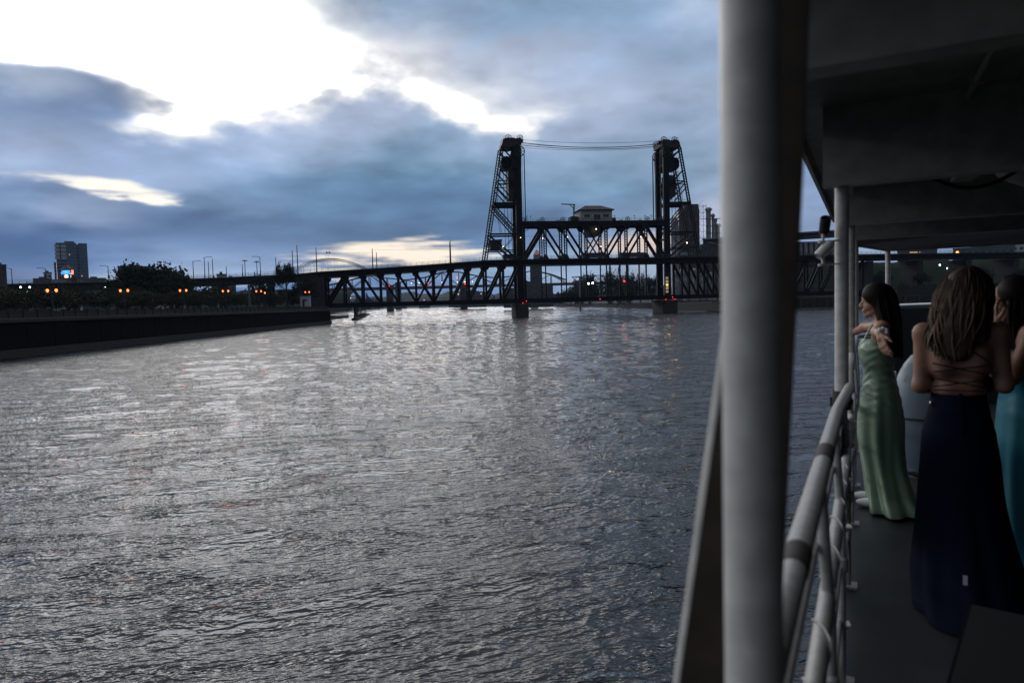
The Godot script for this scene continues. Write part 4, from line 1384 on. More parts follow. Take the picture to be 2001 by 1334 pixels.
	b.bar(Vector3(-1.0, 36.9, 0.45), Vector3(-1.0, 38.3, 0.45), 0.06, 0.16)
	b.bar(Vector3(-1.0, 36.9, 0.45), Vector3(-0.1, 36.5, 0.45), 0.06, 0.16)
	part("clock_hand", cf, b, M.cord)
	b = Mb.new()
	b.box(Vector3(2.6, 35.6, 0.1), Vector3(3.3, 38.2, 0.3))
	part("side_clock_lamp", ct, b, M.clock_face)
	glow(ct, Vector3(-1, 40.5, 3), Color(0.4, 0.7, 1.0), 12.0, 1.0)
	# floating landing beyond the wall, with its piles
	var fl := thing("boat_landing", "dark floating landing with upright piles under the left end of the bridge", "dock", Vector3(0, 0, 0))
	b = Mb.new()
	b.slab([Vector2(-72, -322), Vector2(-74.5, -318), Vector2(-124, -580), Vector2(-121, -584)], 0.05, 1.1)
	part("float", fl, b, M.soil)
	b = Mb.new()
	b.slab([Vector2(-92, -345), Vector2(-103, -352), Vector2(-110, -420), Vector2(-100, -420)], 0.05, 1.6)
	part("float", fl, b, M.soil)
	for k in 13:
		var t := k / 12.0
		b = Mb.new()
		b.tube([Vector3(lerpf(-74, -123, t * t), -4, lerpf(-322, -582, t * t)), Vector3(lerpf(-74, -123, t * t), 6.4, lerpf(-322, -582, t * t))], [0.3], 6)
		part("pile", fl, b, M.soil)
	for k in 6:
		b = Mb.new()
		var x := -78.0 - k * 4.2
		b.box(Vector3(x - 1.3, 1.0, -350 - k * 22.0), Vector3(x + 1.3, 1.9 + 0.5 * (k % 2), -346 - k * 22.0))
		part("deck_box", fl, b, M.soil)
	b = Mb.new()
	b.bar(Vector3(-92, 5.4, -288), Vector3(-86, 1.2, -345), 2.0, 0.4, Vector3(1, 0, 0))
	part("gangway", fl, b, M.steel)

# ---------------------------------------------------------------- the east bank: grain works, roads, embankment
func build_east_bank() -> void:
	var b: Mb
	# quay of piles with a pale ledge in front
	var quay := thing("pile_quay", "dark timber pile quay behind the right tower of the bridge", "quay", Vector3(0, 0, 0))
	b = Mb.new()
	b.slab([Vector2(97, -330), Vector2(100, -318), Vector2(132, -296), Vector2(240, -245), Vector2(420, -160), Vector2(420, -200), Vector2(240, -285), Vector2(140, -330)], 4.0, 5.2)
	part("quay_deck", quay, b, M.soil)
	b = Mb.new()
	b.slab([Vector2(88, -306), Vector2(131, -290), Vector2(240, -238), Vector2(420, -152), Vector2(420, -154.5), Vector2(240, -240.5), Vector2(131, -292.5), Vector2(88, -308.5)], 0.1, 0.75)
	part("floating_walk", quay, b, M.concrete)
	for k in 46:
		var t := k / 45.0
		var x := lerpf(100.5, 300.0, t)
		var z := -318.0 + (x - 100.0) * 0.69 if x < 132 else -296.0 + (x - 132.0) * 0.4722
		b = Mb.new()
		b.tube([Vector3(x, -4, z + 0.5), Vector3(x, 5.0, z + 0.5)], [0.35], 6)
		part("pile", quay, b, M.bark)
	# grain works
	var wk := thing("grain_works", "dark grain works with tall fluted silos behind the right tower", "factory", Vector3(100, 3, -440))
	b = Mb.new()
	b.lathe([Vector2(2.4, 0), Vector2(2.4, 51.5), Vector2(1.6, 54.0), Vector2(0, 54.6)], Vector3(3.6, 0, 10), 16)
	part("tank", wk, b, M.silo)
	lamp_bulb(wk, "tank_lamp", Vector3(3.2, 55.4, 12.2), lit("lamp_soft", Color(1, 0.9, 0.7), 2.0), Color(1, 0.9, 0.75), 0.6, 18.0)
	for k in 5:
		b = Mb.new()
		b.lathe([Vector2(1.55, 0), Vector2(1.55, 60.0 - (k % 2)), Vector2(0.9, 61.5), Vector2(0, 61.5)], Vector3(10.2 + k * 2.55, 0, 0), 14)
		part("silo", wk, b, M.silo_dark)
	b = Mb.new()
	b.box(Vector3(9.0, 0, -8), Vector3(22.2, 50.0, -2.4))
	part("silo_house", wk, b, M.silo_dark)
	b = Mb.new()
	b.box(Vector3(12.0, 58.6, -5.8), Vector3(21.0, 63.4, 1.2))
	b.box(Vector3(13.4, 63.4, -4), Vector3(15.8, 64.8, 0))
	part("head_house", wk, b, M.silo_dark)
	for k in 7:      # scaffold galleries
		b = Mb.new()
		var y := 38.0 + k * 4.0
		b.bar(Vector3(21.2, y, 0), Vector3(26.4 - (k % 2) * 0.8, y, 0), 1.2, 0.14)
		b.bar(Vector3(21.2, y + 1.1, 0.6), Vector3(26.4, y + 1.1, 0.6), 0.06, 0.06)
		b.bar(Vector3(21.4, y, 0.3), Vector3(24.2, y + 4.0, 0.3), 0.12, 0.12)
		part("gallery", wk, b, M.silo_dark)
	for x in [21.6, 24.4, 26.2]:
		b = Mb.new()
		b.bar(Vector3(x, 30, 0.2), Vector3(x, 63.0, 0.2), 0.2, 0.2)
		part("gallery_post", wk, b, M.silo_dark)
	for q in [[27.8, 1.5, 59.0, 1.0], [30.6, 0.9, 55.0, 0.8], [32.3, 0.75, 52.0, 0.6], [34.0, 1.0, 48.6, 0.8]]:
		b = Mb.new()
		b.lathe([Vector2(q[1], 0), Vector2(q[1], q[2]), Vector2(q[1] * 1.55, q[2] + 0.2), Vector2(q[1] * 1.5, q[2] + 1.3), Vector2(q[1] * 0.8, q[2] + 2.1), Vector2(0, q[2] + 2.2)], Vector3(q[0], 0, 0), 12)
		part("dust_tower", wk, b, M.silo)
		for k in 4:
			b = Mb.new()
			b.lathe([Vector2(q[1], 0), Vector2(q[1] + 0.7, 0), Vector2(q[1] + 0.7, 0.15), Vector2(q[1], 0.15)], Vector3(q[0], 40.0 + k * 4.6, 0), 10)
			part("ring_walk", wk, b, M.silo_dark)
	b = Mb.new()     # long conveyor gallery running right
	b.bar(Vector3(23.6, 38.4, 2), Vector3(100, 40.0, 20), 7.0, 3.0)
	part("conveyor_gallery", wk, b, M.silo_dark)
	b = Mb.new()
	b.bar(Vector3(23.0, 40.6, 3), Vector3(100, 42.2, 21), 8.6, 0.8)
	part("gallery_roof", wk, b, M.silo)
	for k in 16:
		var t := (k + 0.5) / 16.0
		b = Mb.new()
		b.box(Vector3(-1.5, -0.45, 0), Vector3(1.5, 0.45, 0.2))
		var w := part("window", wk, b, M.cord, Vector3(lerpf(23.6, 100, t), lerpf(39.3, 40.9, t), lerpf(2, 20, t) + 3.55))
		w.rotation.y = -0.23
	for k in 14:
		var t := (k + 0.5) / 14.0
		b = Mb.new()
		b.box(Vector3(-0.9, 27.0, -0.3), Vector3(0.9, 36.0, 0.3))
		part("pale_panel", wk, b, M.silo, Vector3(lerpf(60, 102, t), 0, lerpf(11, 20, t) + 2.0))
	b = Mb.new()
	b.box(Vector3(20, 0, -8), Vector3(110, 37.0, 10))
	part("storage_hall", wk, b, M.silo_dark)
	for q in [[[24.0, 38.6], [37.0, 34.4]], [[31.0, 36.6], [38.0, 31.0]]]:
		b = Mb.new()
		b.bar(Vector3(q[0][0], q[0][1], 10.4), Vector3(q[1][0], q[1][1], 10.4), 0.3, 0.35)
		part("pipe_brace", wk, b, M.silo)
	b = Mb.new()
	b.box(Vector3(4.0, 0, 4), Vector3(21, 34.0, 9))
	part("front_hall", wk, b, M.silo_dark)
	b = Mb.new()
	b.box(Vector3(7.4, 30.2, 9.05), Vector3(14.2, 32.7, 9.2))
	var sb := part("name_board", wk, b, M.city)
	var tm := TextMesh.new()
	tm.text = "DREYFUS"
	tm.font = SystemFont.new()
	tm.font.font_names = PackedStringArray(["Droid Sans"])
	tm.font_size = 64
	tm.pixel_size = 0.028
	tm.depth = 0.06
	part("lettering", sb, tm, M.white_cloth, Vector3(10.8, 31.45, 9.3))
	for q in [[1.0, 2.2, 18.5], [5.6, 2.2, 20.0], [11.8, 2.4, 19.6], [17.4, 2.0, 16.8], [23, 1.8, 17.0]]:
		b = Mb.new()
		b.lathe([Vector2(q[1], 0), Vector2(q[1], q[2] - 1), Vector2(q[1] * 0.6, q[2]), Vector2(0, q[2] + 0.2)], Vector3(q[0], 2, 22), 14)
		part("low_tank", wk, b, M.silo)
	for k in 12:
		b = Mb.new()
		var x := 4.0 + k * 3.4
		b.box(Vector3(x, 2.2, 30), Vector3(x + rng.randf_range(1.2, 2.6), rng.randf_range(3.4, 5.5), 33))
		part("yard_crate", wk, b, [M.silo, M.city_pale, M.house_wall][k % 3])
	# right of the boat's posts: embankment, trees, buildings above the road, lamps
	b = Mb.new()
	b.slab([Vector2(170, -300), Vector2(420, -185), Vector2(700, -60), Vector2(700, -420), Vector2(170, -420)], 4.1, 9.5)
	setting("embankment", b, M.soil)
	for i in 26:
		var x := 178.0 + i * 9.0 + rng.randf_range(-3, 3)
		tree("bank_tree", "dark tree on the embankment under the road at right", Vector3(x, 9.4, -330 + (x - 178) * 0.35 + rng.randf_range(-14, 14)), rng.randf_range(6, 10), rng.randf_range(7, 11), 1.5, "round_b", M.leaf_dark, "trees on the right embankment")
	for q in [[[219.4, 9.0, -350], 11.0, "white street light just right of the thin far boat post"], [[208.0, 9.0, -352], 9.4, "small white street light just left of the thin far boat post"], [[222.0, 9.0, -348], 9.2, "white street light above the head of the woman in navy"]]:
		var t := thing("street_light", q[2], "street lamp", Vector3(q[0][0], q[0][1], q[0][2]))
		b = Mb.new()
		b.tube([Vector3.ZERO, Vector3(0, q[1], 0)], [0.12, 0.08], 6)
		part("pole", t, b, M.steel_b)
		lamp_bulb(t, "lamp", Vector3(0, q[1], 0.5), M.lamp_cool, Color(1, 0.97, 0.9), 0.42, 2.0)
	building("roadside_block", "pale building above the road, left of the orange window light", 243, 268, 32.6, -430, 16, M.city)
	building("roadside_block", "long grey building above the road, right of the orange window light", 279, 318, 33.6, -432, 16, M.city)
	building("roadside_block", "dark building above the road at the right edge of the photo", 322, 352, 36.0, -440, 16, M.tower_frame)
	var ol := thing("orange_light", "round orange light above the road under the front of the canopy", "lamp", Vector3(274.1, 3, -420))
	b = Mb.new()
	b.tube([Vector3.ZERO, Vector3(0, 26.6, 0)], [0.16, 0.1], 6)
	part("pole", ol, b, M.steel_b)
	lamp_bulb(ol, "lamp", Vector3(0, 27.2, 0.4), lit("lamp_amber", Color(1, 0.62, 0.25), 5.0), Color(1, 0.7, 0.35), 0.9, 5.0)
	for q in [[253.0, "left of the two shop lights above the road under the canopy"], [259.0, "right of the two shop lights above the road under the canopy"]]:
		var t := thing("shop_light", q[1], "lamp", Vector3(q[0], 31.6, -429.4))
		b = Mb.new()
		b.box(Vector3(-2.4, -0.3, 0), Vector3(2.4, 0.3, 0.3))
		part("sign_lamp", t, b, lit("shop_glow", Color(1, 0.75, 0.45), 0.8))
	for k in 14:      # pale odds and ends on the far shore
		var x := 176.0 + k * 7.5
		var t := thing("shore_block", "pale concrete block on the far right shore", "block", Vector3(x, 5.2, -268 + (x - 176) * 0.46), 0.0, "concrete blocks on the far right shore")
		b = Mb.new()
		var w := rng.randf_range(0.6, 2.4)
		b.prism([Vector2(-w, 0), Vector2(w, 0), Vector2(w * 0.8, rng.randf_range(0.8, 2.6)), Vector2(-w * 0.7, rng.randf_range(0.8, 2.2))], -1, 1)
		part("body", t, b, [M.concrete, M.city][k % 2])
	# the shore seen through the lift span
	var tr := [[64, -560, 33.0, 15, "round", "rounded dark tree left of the twin white lights"], [78, -540, 31.0, 22, "round_b", "broad dark tree in the middle of the far shore"], [92, -575, 42.0, 9, "cone", "tall pointed conifer behind the broad dark tree"], [86, -590, 38.0, 8, "cone", "second pointed conifer, left of the tallest one"], [90, -515, 22.0, 22, "round", "low round bush-like tree right of the broad dark tree"], [56, -640, 21.0, 20, "round_b", "dark tree at the left end of the far wooded shore"], [104, -600, 34.0, 16, "round", "dark tree behind the right hangers of the lift span"], [114, -600, 31.0, 18, "round_b", "dark tree left of the yellow lit stair"], [110, -640, 40.0, 9, "cone", "pointed conifer near the right tower"], [122, -590, 30.0, 18, "round", "dark tree between the right tower and the grain works"], [70, -600, 28.0, 18, "round_b", "dark tree behind the twin white lights"], [84, -500, 15.0, 20, "round", "low dark tree by the water under the lift span"]]
	for q in tr:
		tree("far_shore_tree", q[5], Vector3(q[0], 4.0, q[1]), q[2] - 4.0, q[3], 3.0, q[4], M.leaf_dark, "")
	for q in [[49.0, 17.4, "left of the twin white floodlights under the lift span"], [51.6, 17.6, "right of the twin white floodlights under the lift span"]]:
		var t := thing("flood_light", q[2], "lamp", Vector3(q[0], 2.0, -430))
		b = Mb.new()
		b.tube([Vector3(0, -6, 0), Vector3(0, q[1] - 2.0, 0)], [0.14, 0.1], 6)
		part("pole", t, b, M.steel_b)
		lamp_bulb(t, "lamp", Vector3(0, q[1] - 2.0, 0.4), lit("lamp_flood", Color(1, 0.92, 0.8), 14.0), Color(1, 0.92, 0.8), 0.55, 3.0)
	b = Mb.new()
	var pole := thing("mooring_pile", "pale upright pile on the far shore under the lift span", "pile", Vector3(45.6, 0, -450))
	b.tube([Vector3(0, -5, 0), Vector3(0, 22.7, 0)], [0.6], 8)
	part("shaft", pole, b, M.concrete)
	var rs := thing("signal_light", "red railway signal light right of the lift span's middle", "lamp", Vector3(66.5, 1.0, -400))
	b = Mb.new()
	b.tube([Vector3(0, -6, 0), Vector3(0, 16.0, 0)], [0.14, 0.1], 6)
	part("pole", rs, b, M.steel_b)
	lamp_bulb(rs, "lamp", Vector3(0, 16.4, 0.4), M.lamp_red, Color(1, 0.15, 0.08), 0.5, 8.0)
	# rail yard clutter: lattice masts behind the right half of the lift span
	for q in [[98, -520, 34.0], [107, -540, 36.0], [116, -520, 32.0]]:
		var t := thing("lattice_mast", "thin pale lattice mast among the trees left of the right tower", "mast", Vector3(q[0], 4, q[1]), 0.0, "lattice masts left of the right tower")
		b = Mb.new()
		var h: float = q[2] - 4
		for k in [-1, 1]:
			b.bar(Vector3(k * 1.3, 0, 0), Vector3(k * 0.4, h, 0), 0.14, 0.18)
		for k in 10:
			var y0 := h * k / 10.0
			var y1 := h * (k + 1) / 10.0
			var w0 := lerpf(1.3, 0.4, k / 10.0)
			var w1 := lerpf(1.3, 0.4, (k + 1) / 10.0)
			b.bar(Vector3(-w0, y0, 0), Vector3(w1, y1, 0), 0.1, 0.1)
			b.bar(Vector3(w0, y0, 0), Vector3(-w1, y1, 0), 0.1, 0.1)
		part("lattice", t, b, M.silo)

# ---------------------------------------------------------------- farther up the river
func build_far() -> void:
	var b: Mb
	# second bridge, red-brown, seen through the first
	var bw := thing("red_bridge", "far rust red truss bridge seen through the black bridge", "bridge", Vector3(-90, 0, -900), 0.06)
	b = Mb.new()
	b.box(Vector3(-260, 29.0, -12), Vector3(250, 32.4, 0))
	part("deck", bw, b, M.red_steel)
	var X := [-165.0, -142, -118, -95, -72, -47, -22, 0, 22, 47, 72, 97, 120, 145, 165]
	var Y := [34.0, 38, 43, 49, 44, 41, 44, 50, 50, 44, 41, 43, 50, 44, 36]
	for i in X.size() - 1:
		for z in [0.0, -12.0]:
			b = Mb.new()
			b.bar(Vector3(X[i], Y[i], z), Vector3(X[i + 1], Y[i + 1], z), 1.0, 1.1)
			part("top_chord", bw, b, M.red_steel)
			b = Mb.new()
			b.bar(Vector3(X[i], Y[i], z), Vector3(X[i], 32, z), 0.8, 0.9)
			part("truss_post", bw, b, M.red_steel)
			b = Mb.new()
			if i % 2:
				b.bar(Vector3(X[i], Y[i], z), Vector3(X[i + 1], 32, z), 0.7, 0.8)
			else:
				b.bar(Vector3(X[i], 32, z), Vector3(X[i + 1], Y[i + 1], z), 0.7, 0.8)
			part("truss_diagonal", bw, b, M.red_steel)
	for i in 9:      # low parallel truss to the right
		var x := 172.0 + i * 8.0
		b = Mb.new()
		b.bar(Vector3(x, 41 - absf(i - 4.0) * 0.4, 0), Vector3(x + 8, 41 - absf(i - 3.0) * 0.4, 0), 0.9, 1.0)
		b.bar(Vector3(x, 32, 0), Vector3(x + 8, 40.5, 0), 0.6, 0.8)
		b.bar(Vector3(x + 8, 32, 0), Vector3(x, 40.5, 0), 0.6, 0.8)
		part("side_truss", bw, b, M.red_steel)
	for q in [[-69.0, 8.0], [28.0, 9.5], [122, 9.5], [180, 6.0]]:
		b = Mb.new()
		b.box(Vector3(q[0] - q[1] / 2, -6, -13), Vector3(q[0] + q[1] / 2, 29, 1))
		part("pier", bw, b, M.pier_stone)
		b = Mb.new()
		b.box(Vector3(q[0] - q[1] * 0.7, 28.6, -14), Vector3(q[0] + q[1] * 0.7, 35, 2.2))
		part("pier_house", bw, b, M.red_steel)
	for q in [[-69.0, 33.0], [-18.0, 36.0], [20.0, 42.0], [30.0, 34.0], [-22.0, 33.0]]:
		lamp_bulb(bw, "warning_lamp", Vector3(q[0], q[1], 3), M.lamp_red, Color(1, 0.1, 0.05), 0.8, 1.0)
	for k in 9:
		lamp_bulb(bw, "road_lamp", Vector3(-40.0 + k * 10.0, 36.5, 2), M.lamp_cool, Color(1, 0.95, 0.85), 0.4, 0.4)
	# grain elevator with a red peak
	var ge := thing("grain_elevator", "pale grain elevator tower with a lit red peak behind the left tower", "tower", Vector3(26.5, 2, -700))
	b = Mb.new()
	b.box(Vector3(-6.0, 0, -12), Vector3(5.6, 41.7, 0))
	part("lower_block", ge, b, M.silo_dark)
	b = Mb.new()
	b.box(Vector3(-2.2, 41.7, -8), Vector3(4.2, 53.7, -1))
	part("upper_block", ge, b, M.silo)
	b = Mb.new()
	b.prism([Vector2(-2.6, 53.7), Vector2(4.6, 53.7), Vector2(4.0, 56.5), Vector2(0.8, 59.2)], -8.2, -0.8)
	part("red_peak", ge, b, lit("peak_red", Color(0.6, 0.09, 0.07), 0.35))
	for q in [[-14.0, -6.2, 26.0], [-6.0, 5.8, 24.0], [6.0, 16.0, 22.0], [-34, -14.2, 20.0]]:
		b = Mb.new()
		b.box(Vector3(q[0], 0, 2), Vector3(q[1], q[2], 14))
		part("annex", ge, b, M.silo_dark)
	# great tied arch far away
	var ar := thing("arch_bridge", "pale green tied arch bridge far away with two flags on top", "bridge", Vector3(-398, 0, -1500))
	var pts: Array = []
	for k in 41:
		var x := lerpf(-150, 150, k / 40.0)
		pts.append(Vector3(x, 116.0 - 52.0 * pow(x / 120.0, 2.0), 0))
	for z in [0.0, -20.0]:
		b = Mb.new()
		for k in 40:
			b.bar(pts[k] + Vector3(0, 0, z), pts[k + 1] + Vector3(0, 0, z), 1.2, 1.0)
			b.bar(pts[k] + Vector3(0, -3.4 - absf(pts[k].x) * 0.02, z), pts[k + 1] + Vector3(0, -3.4 - absf(pts[k + 1].x) * 0.02, z), 1.0, 0.8)
			b.bar(pts[k] + Vector3(0, 0, z), pts[k + 1] + Vector3(0, -3.4 - absf(pts[k + 1].x) * 0.02, z), 0.5, 0.5)
		part("arch_rib", ar, b, M.arch_steel)
		for k in range(2, 39, 2):
			b = Mb.new()
			b.bar(pts[k] + Vector3(0, 0, z), Vector3(pts[k].x, 48, z), 0.3, 0.3)
			part("hanger", ar, b, M.arch_steel)
	b = Mb.new()
	b.box(Vector3(-320, 44, -22), Vector3(320, 49, 2))
	part("deck", ar, b, M.arch_steel)
	for q in [-3.5, 2.5]:
		b = Mb.new()
		b.bar(Vector3(q, 116, 0), Vector3(q, 131, 0), 0.2, 0.25)
		b.prism([Vector2(q, 131), Vector2(q + 3.8, 129.5), Vector2(q + 4.2, 126.4), Vector2(q + 0.2, 127.6)], -0.1, 0.1)
		part("flag", ar, b, M.steel)
	for x in [-150.0, 150.0]:
		b = Mb.new()
		b.box(Vector3(x - 5, -4, -20), Vector3(x + 5, 60, 0))
		part("pier", ar, b, M.viaduct)
	# ships and sheds by the far water, with their lights
	var fs := [[-304.0, 24.0, 15.0, "far pale ship stack with lights between the left truss posts"], [-311.0, 13.0, 8.0, "low far shed with lights left of the ship"], [-165.0, 16.0, 10.0, "far floodlit shed in the middle of the left span"], [-212.0, 12.0, 12.0, "low far shed right of the ship"], [-105.0, 20.0, 14.0, "far grey warehouse left of the left tower"], [-60.0, 26.0, 24.0, "large far warehouse behind the left tower"], [78.0, 22.0, 16.0, "far warehouse with a lit window under the lift span"]]
	for i in fs.size():
		var q: Array = fs[i]
		var t := thing("far_shed", q[3], "building", Vector3(q[0], 2.5, -1300 if i != 5 else -1000))
		b = Mb.new()
		b.prism([Vector2(-q[2], 0), Vector2(q[2], 0), Vector2(q[2], q[1] * 0.8), Vector2(q[2] * 0.1, q[1]), Vector2(-q[2], q[1] * 0.7)], -14, 0)
		part("wall", t, b, M.city if i != 0 else M.city_pale)
		b = Mb.new()
		b.box(Vector3(-q[2] * 0.5, q[1] * 0.2, 0.05), Vector3(q[2] * 0.3, q[1] * 0.5, 0.3))
		part("door", t, b, M.city)
		for k in 3:
			lamp_bulb(t, "lamp", Vector3(lerpf(-q[2], q[2], k / 2.0) * 0.7, q[1] * (0.75 + 0.2 * (k % 2)), 1.2), M.lamp_white, Color(1, 0.92, 0.8), 0.45 if i < 3 else 0.3, 0.15)
	# wooded flats on both far shores
	for i in 60:
		var t := i / 60.0
		var x := -215.0 - t * 260.0 if i % 2 == 0 else 95.0 - t * 170.0
		var z := -800.0 - t * 1700.0
		tree("far_tree", "small dark tree on the far river shore", Vector3(x + rng.randf_range(-20, 20), 3.0, z), rng.randf_range(14, 30), rng.randf_range(16, 30), 2.0, "cone" if i % 3 == 0 else "round_b", M.leaf_dark, "trees on the far river shores")

# ---------------------------------------------------------------- the boat; x to the right of the rail line, -z forward
func build_boat() -> void:
	var bo := thing("excursion_boat", "white railed upper deck of the excursion boat with posts and canopy", "boat", Vector3.ZERO, BOAT_TURN)
	var b := Mb.new()
	var hull := [Vector2(-0.2, 9.0), Vector2(-0.2, -8.8), Vector2(0.22, -10.3), Vector2(1.4, -11.6), Vector2(3.2, -12.2), Vector2(5.0, -11.6), Vector2(6.2, -10.3), Vector2(6.6, -8.8), Vector2(6.6, 9.0)]
	b.slab(hull, 4.13, DECK)
	part("deck", bo, b, M.deck_paint)
	b = Mb.new()
	var low: Array = []
	for p in hull:
		low.append(p + Vector2(0.06 if p.x < 3 else -0.06, 0))
	b.slab(low, -0.8, 4.126)
	part("hull", bo, b, M.white_paint)
	# deckhouse on the right, outside the view, that shuts off the light from there
	b = Mb.new()
	b.box(Vector3(2.1, DECK, -9.2), Vector3(5.2, 6.7, 8.0))
	part("deckhouse", bo, b, M.dark_paint)
	# canopy: a thin roof with a folded rim, closed underneath by dark panels
	var roof := [Vector2(-0.34, 7.5), Vector2(-0.34, -8.86), Vector2(0.22, -10.25), Vector2(0.5, -10.32), Vector2(6.6, -10.32), Vector2(6.6, 7.5)]
	b = Mb.new()
	b.slab(roof, 6.76, 6.82)
	var canopy := part("canopy", bo, b, M.roof_under)
	b = Mb.new()
	for i in 4:
		var p: Vector2 = roof[i]
		var q: Vector2 = roof[i + 1]
		b.bar(Vector3(p.x, 6.72, p.y), Vector3(q.x, 6.72, q.y), 0.025, 0.13, Vector3(q.y - p.y, 0, p.x - q.x))
	part("rim", canopy, b, M.beam_paint)
	var posts := [0.86, 3.98, 6.15, 8.86]
	var beams := [-0.6, 1.9, 3.9, 6.12, 7.75]
	for i in beams.size():
		var s: float = beams[i]
		b = Mb.new()
		b.box(Vector3(-0.2, 6.375, -s - 0.012), Vector3(5.0, 6.758, -s + 0.012))
		b.box(Vector3(-0.2, 6.355, -s - 0.05), Vector3(5.0, 6.374, -s + 0.05))
		part("cross_beam", bo, b, M.beam_paint)
	b = Mb.new()
	b.box(Vector3(0.25, 6.36, -10.26), Vector3(5.0, 6.75, -10.2))
	part("front_valance", bo, b, M.beam_paint)
	b = Mb.new()
	b.bar(Vector3(-0.1, 6.55, -8.86), Vector3(0.24, 6.55, -10.2), 0.05, 0.38, Vector3(1, 0, 0.25))
	part("corner_valance", bo, b, M.beam_paint)
	b = Mb.new()
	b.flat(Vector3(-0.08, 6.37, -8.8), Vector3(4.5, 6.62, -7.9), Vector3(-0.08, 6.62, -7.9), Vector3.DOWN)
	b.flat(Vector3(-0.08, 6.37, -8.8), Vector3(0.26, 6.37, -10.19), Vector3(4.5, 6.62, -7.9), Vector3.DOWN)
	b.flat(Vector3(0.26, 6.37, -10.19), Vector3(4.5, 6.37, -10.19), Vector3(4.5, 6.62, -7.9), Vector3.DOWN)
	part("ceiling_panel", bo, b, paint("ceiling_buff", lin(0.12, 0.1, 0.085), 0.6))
	for q in [[0.9, -3.4, 0.55, -5.4], [2.2, -0.7, 1.7, -3.1], [1.5, -4.6, 1.15, -6.0]]:     # light fore-and-aft ribs
		b = Mb.new()
		b.bar(Vector3(q[0], 6.72, q[1]), Vector3(q[2], 6.55, q[3]), 0.12, 0.05, Vector3(1, 0, 0))
		part("roof_rib", bo, b, M.beam_paint)
	b = Mb.new()
	b.lathe([Vector2(0.3, 6.75), Vector2(0.29, 6.62), Vector2(0.22, 6.5), Vector2(0.1, 6.44), Vector2(0, 6.43)], Vector3(0.95, 0, -5.2), 18)
	part("dome_light", bo, b, M.beam_paint)
	b = Mb.new()
	b.lathe([Vector2(0.3, 6.75), Vector2(0.29, 6.62), Vector2(0.22, 6.5), Vector2(0.1, 6.44), Vector2(0, 6.43)], Vector3(1.05, 0, -6.95), 18)
	part("dome_light", bo, b, M.beam_paint)
	# wires that hang in loops under the roof
	for q in [[0.1, 6.62, -4.2, 0.86, 6.6, -4.5, 0.26], [0.86, 6.56, -4.6, 2.1, 6.6, -5.2, 0.2], [0.3, 6.6, -6.3, 0.95, 6.62, -6.5, 0.1], [1.0, 6.7, -2.3, 1.9, 6.7, -3.5, 0.14]]:
		var pts: Array = []
		for k in 15:
			var t := k / 14.0
			pts.append(Vector3(lerpf(q[0], q[3], t), lerpf(q[1], q[4], t) - q[6] * 4.0 * t * (1.0 - t), lerpf(q[2], q[5], t)))
		b = Mb.new()
		b.tube(pts, [0.011], 6)
		part("wire", bo, b, M.cord)
	b = Mb.new()
	b.tube([Vector3(0.42, 6.71, 1.5), Vector3(0.42, 6.71, -8.2)], [0.014], 8)
	for i in 12:
		b.box(Vector3(0.395, 6.695, 1.2 - i * 0.8 - 0.015), Vector3(0.445, 6.735, 1.2 - i * 0.8 + 0.015))
	part("conduit", bo, b, M.beam_paint)
	# posts
	for i in posts.size():
		var s: float = posts[i]
		b = Mb.new()
		var r: float = [0.0345, 0.034, 0.034, 0.034][i]
		var foot: float = [DECK, 5.26, 5.2, 5.2][i]
		b.lathe([Vector2(0, foot), Vector2(r, foot), Vector2(r, 6.7), Vector2(0, 6.7)], Vector3(-0.1225 if i == 0 else -0.115, 0, -s), 28)
		b.lathe([Vector2(r + 0.012, 6.6), Vector2(r + 0.012, 6.72), Vector2(0, 6.73)], Vector3(-0.1225 if i == 0 else -0.115, 0, -s), 16)
		var p := part("post", bo, b, M.white_paint)
		if i == 1:
			b = Mb.new()
			b.lathe([Vector2(r + 0.012, 5.2), Vector2(r + 0.016, 5.25), Vector2(r + 0.012, 5.3)], Vector3(-0.115, 0, -s), 16)
			b.bar(Vector3(-0.17, 5.24, -s), Vector3(-0.06, 5.24, -s), 0.016, 0.03)
			b.bar(Vector3(-0.165, 5.215, -s + 0.01), Vector3(-0.165, 5.265, -s + 0.01), 0.012, 0.012)
			part("clamp", p, b, M.tape)
	b = Mb.new()
	b.lathe([Vector2(0, 5.0), Vector2(0.03, 5.0), Vector2(0.03, 6.7), Vector2(0, 6.7)], Vector3(0.245, 0, -10.1), 18)
	part("post", bo, b, M.white_paint)
	# tapered brown board with a pale rounded edge beside the nearest post
	b = Mb.new()
	var z0 := -0.985
	b.prism([Vector2(-0.292, 4.9), Vector2(-0.126, 4.9), Vector2(-0.1, 5.45), Vector2(-0.073, 6.0), Vector2(-0.05, 6.7), Vector2(-0.135, 6.7), Vector2(-0.165, 5.78)], z0 - 0.012, z0 + 0.012)
	var board := part("tapered_board", bo, b, M.board_brown)
	b = Mb.new()
	b.tube([Vector3(-0.292, 4.9, z0), Vector3(-0.24, 5.26, z0), Vector3(-0.168, 5.76, z0), Vector3(-0.14, 6.66, z0)], [0.0115], 12)
	part("pale_edge", board, b, M.white_paint)
	# handrail with wrapped tape
	var rail := [Vector3(-0.125, 5.285, 1.6), Vector3(-0.122, 5.29, 0.2), Vector3(-0.12, 5.295, -1.2), Vector3(-0.115, 5.3, -2.3), Vector3(-0.11, 5.305, -3.2), Vector3(-0.1, 5.31, -3.45), Vector3(-0.075, 5.325, -3.92)]
	b = Mb.new()
	b.tube(rail, [0.026], 20)
	var hr := part("handrail", bo, b, M.rail_paint)
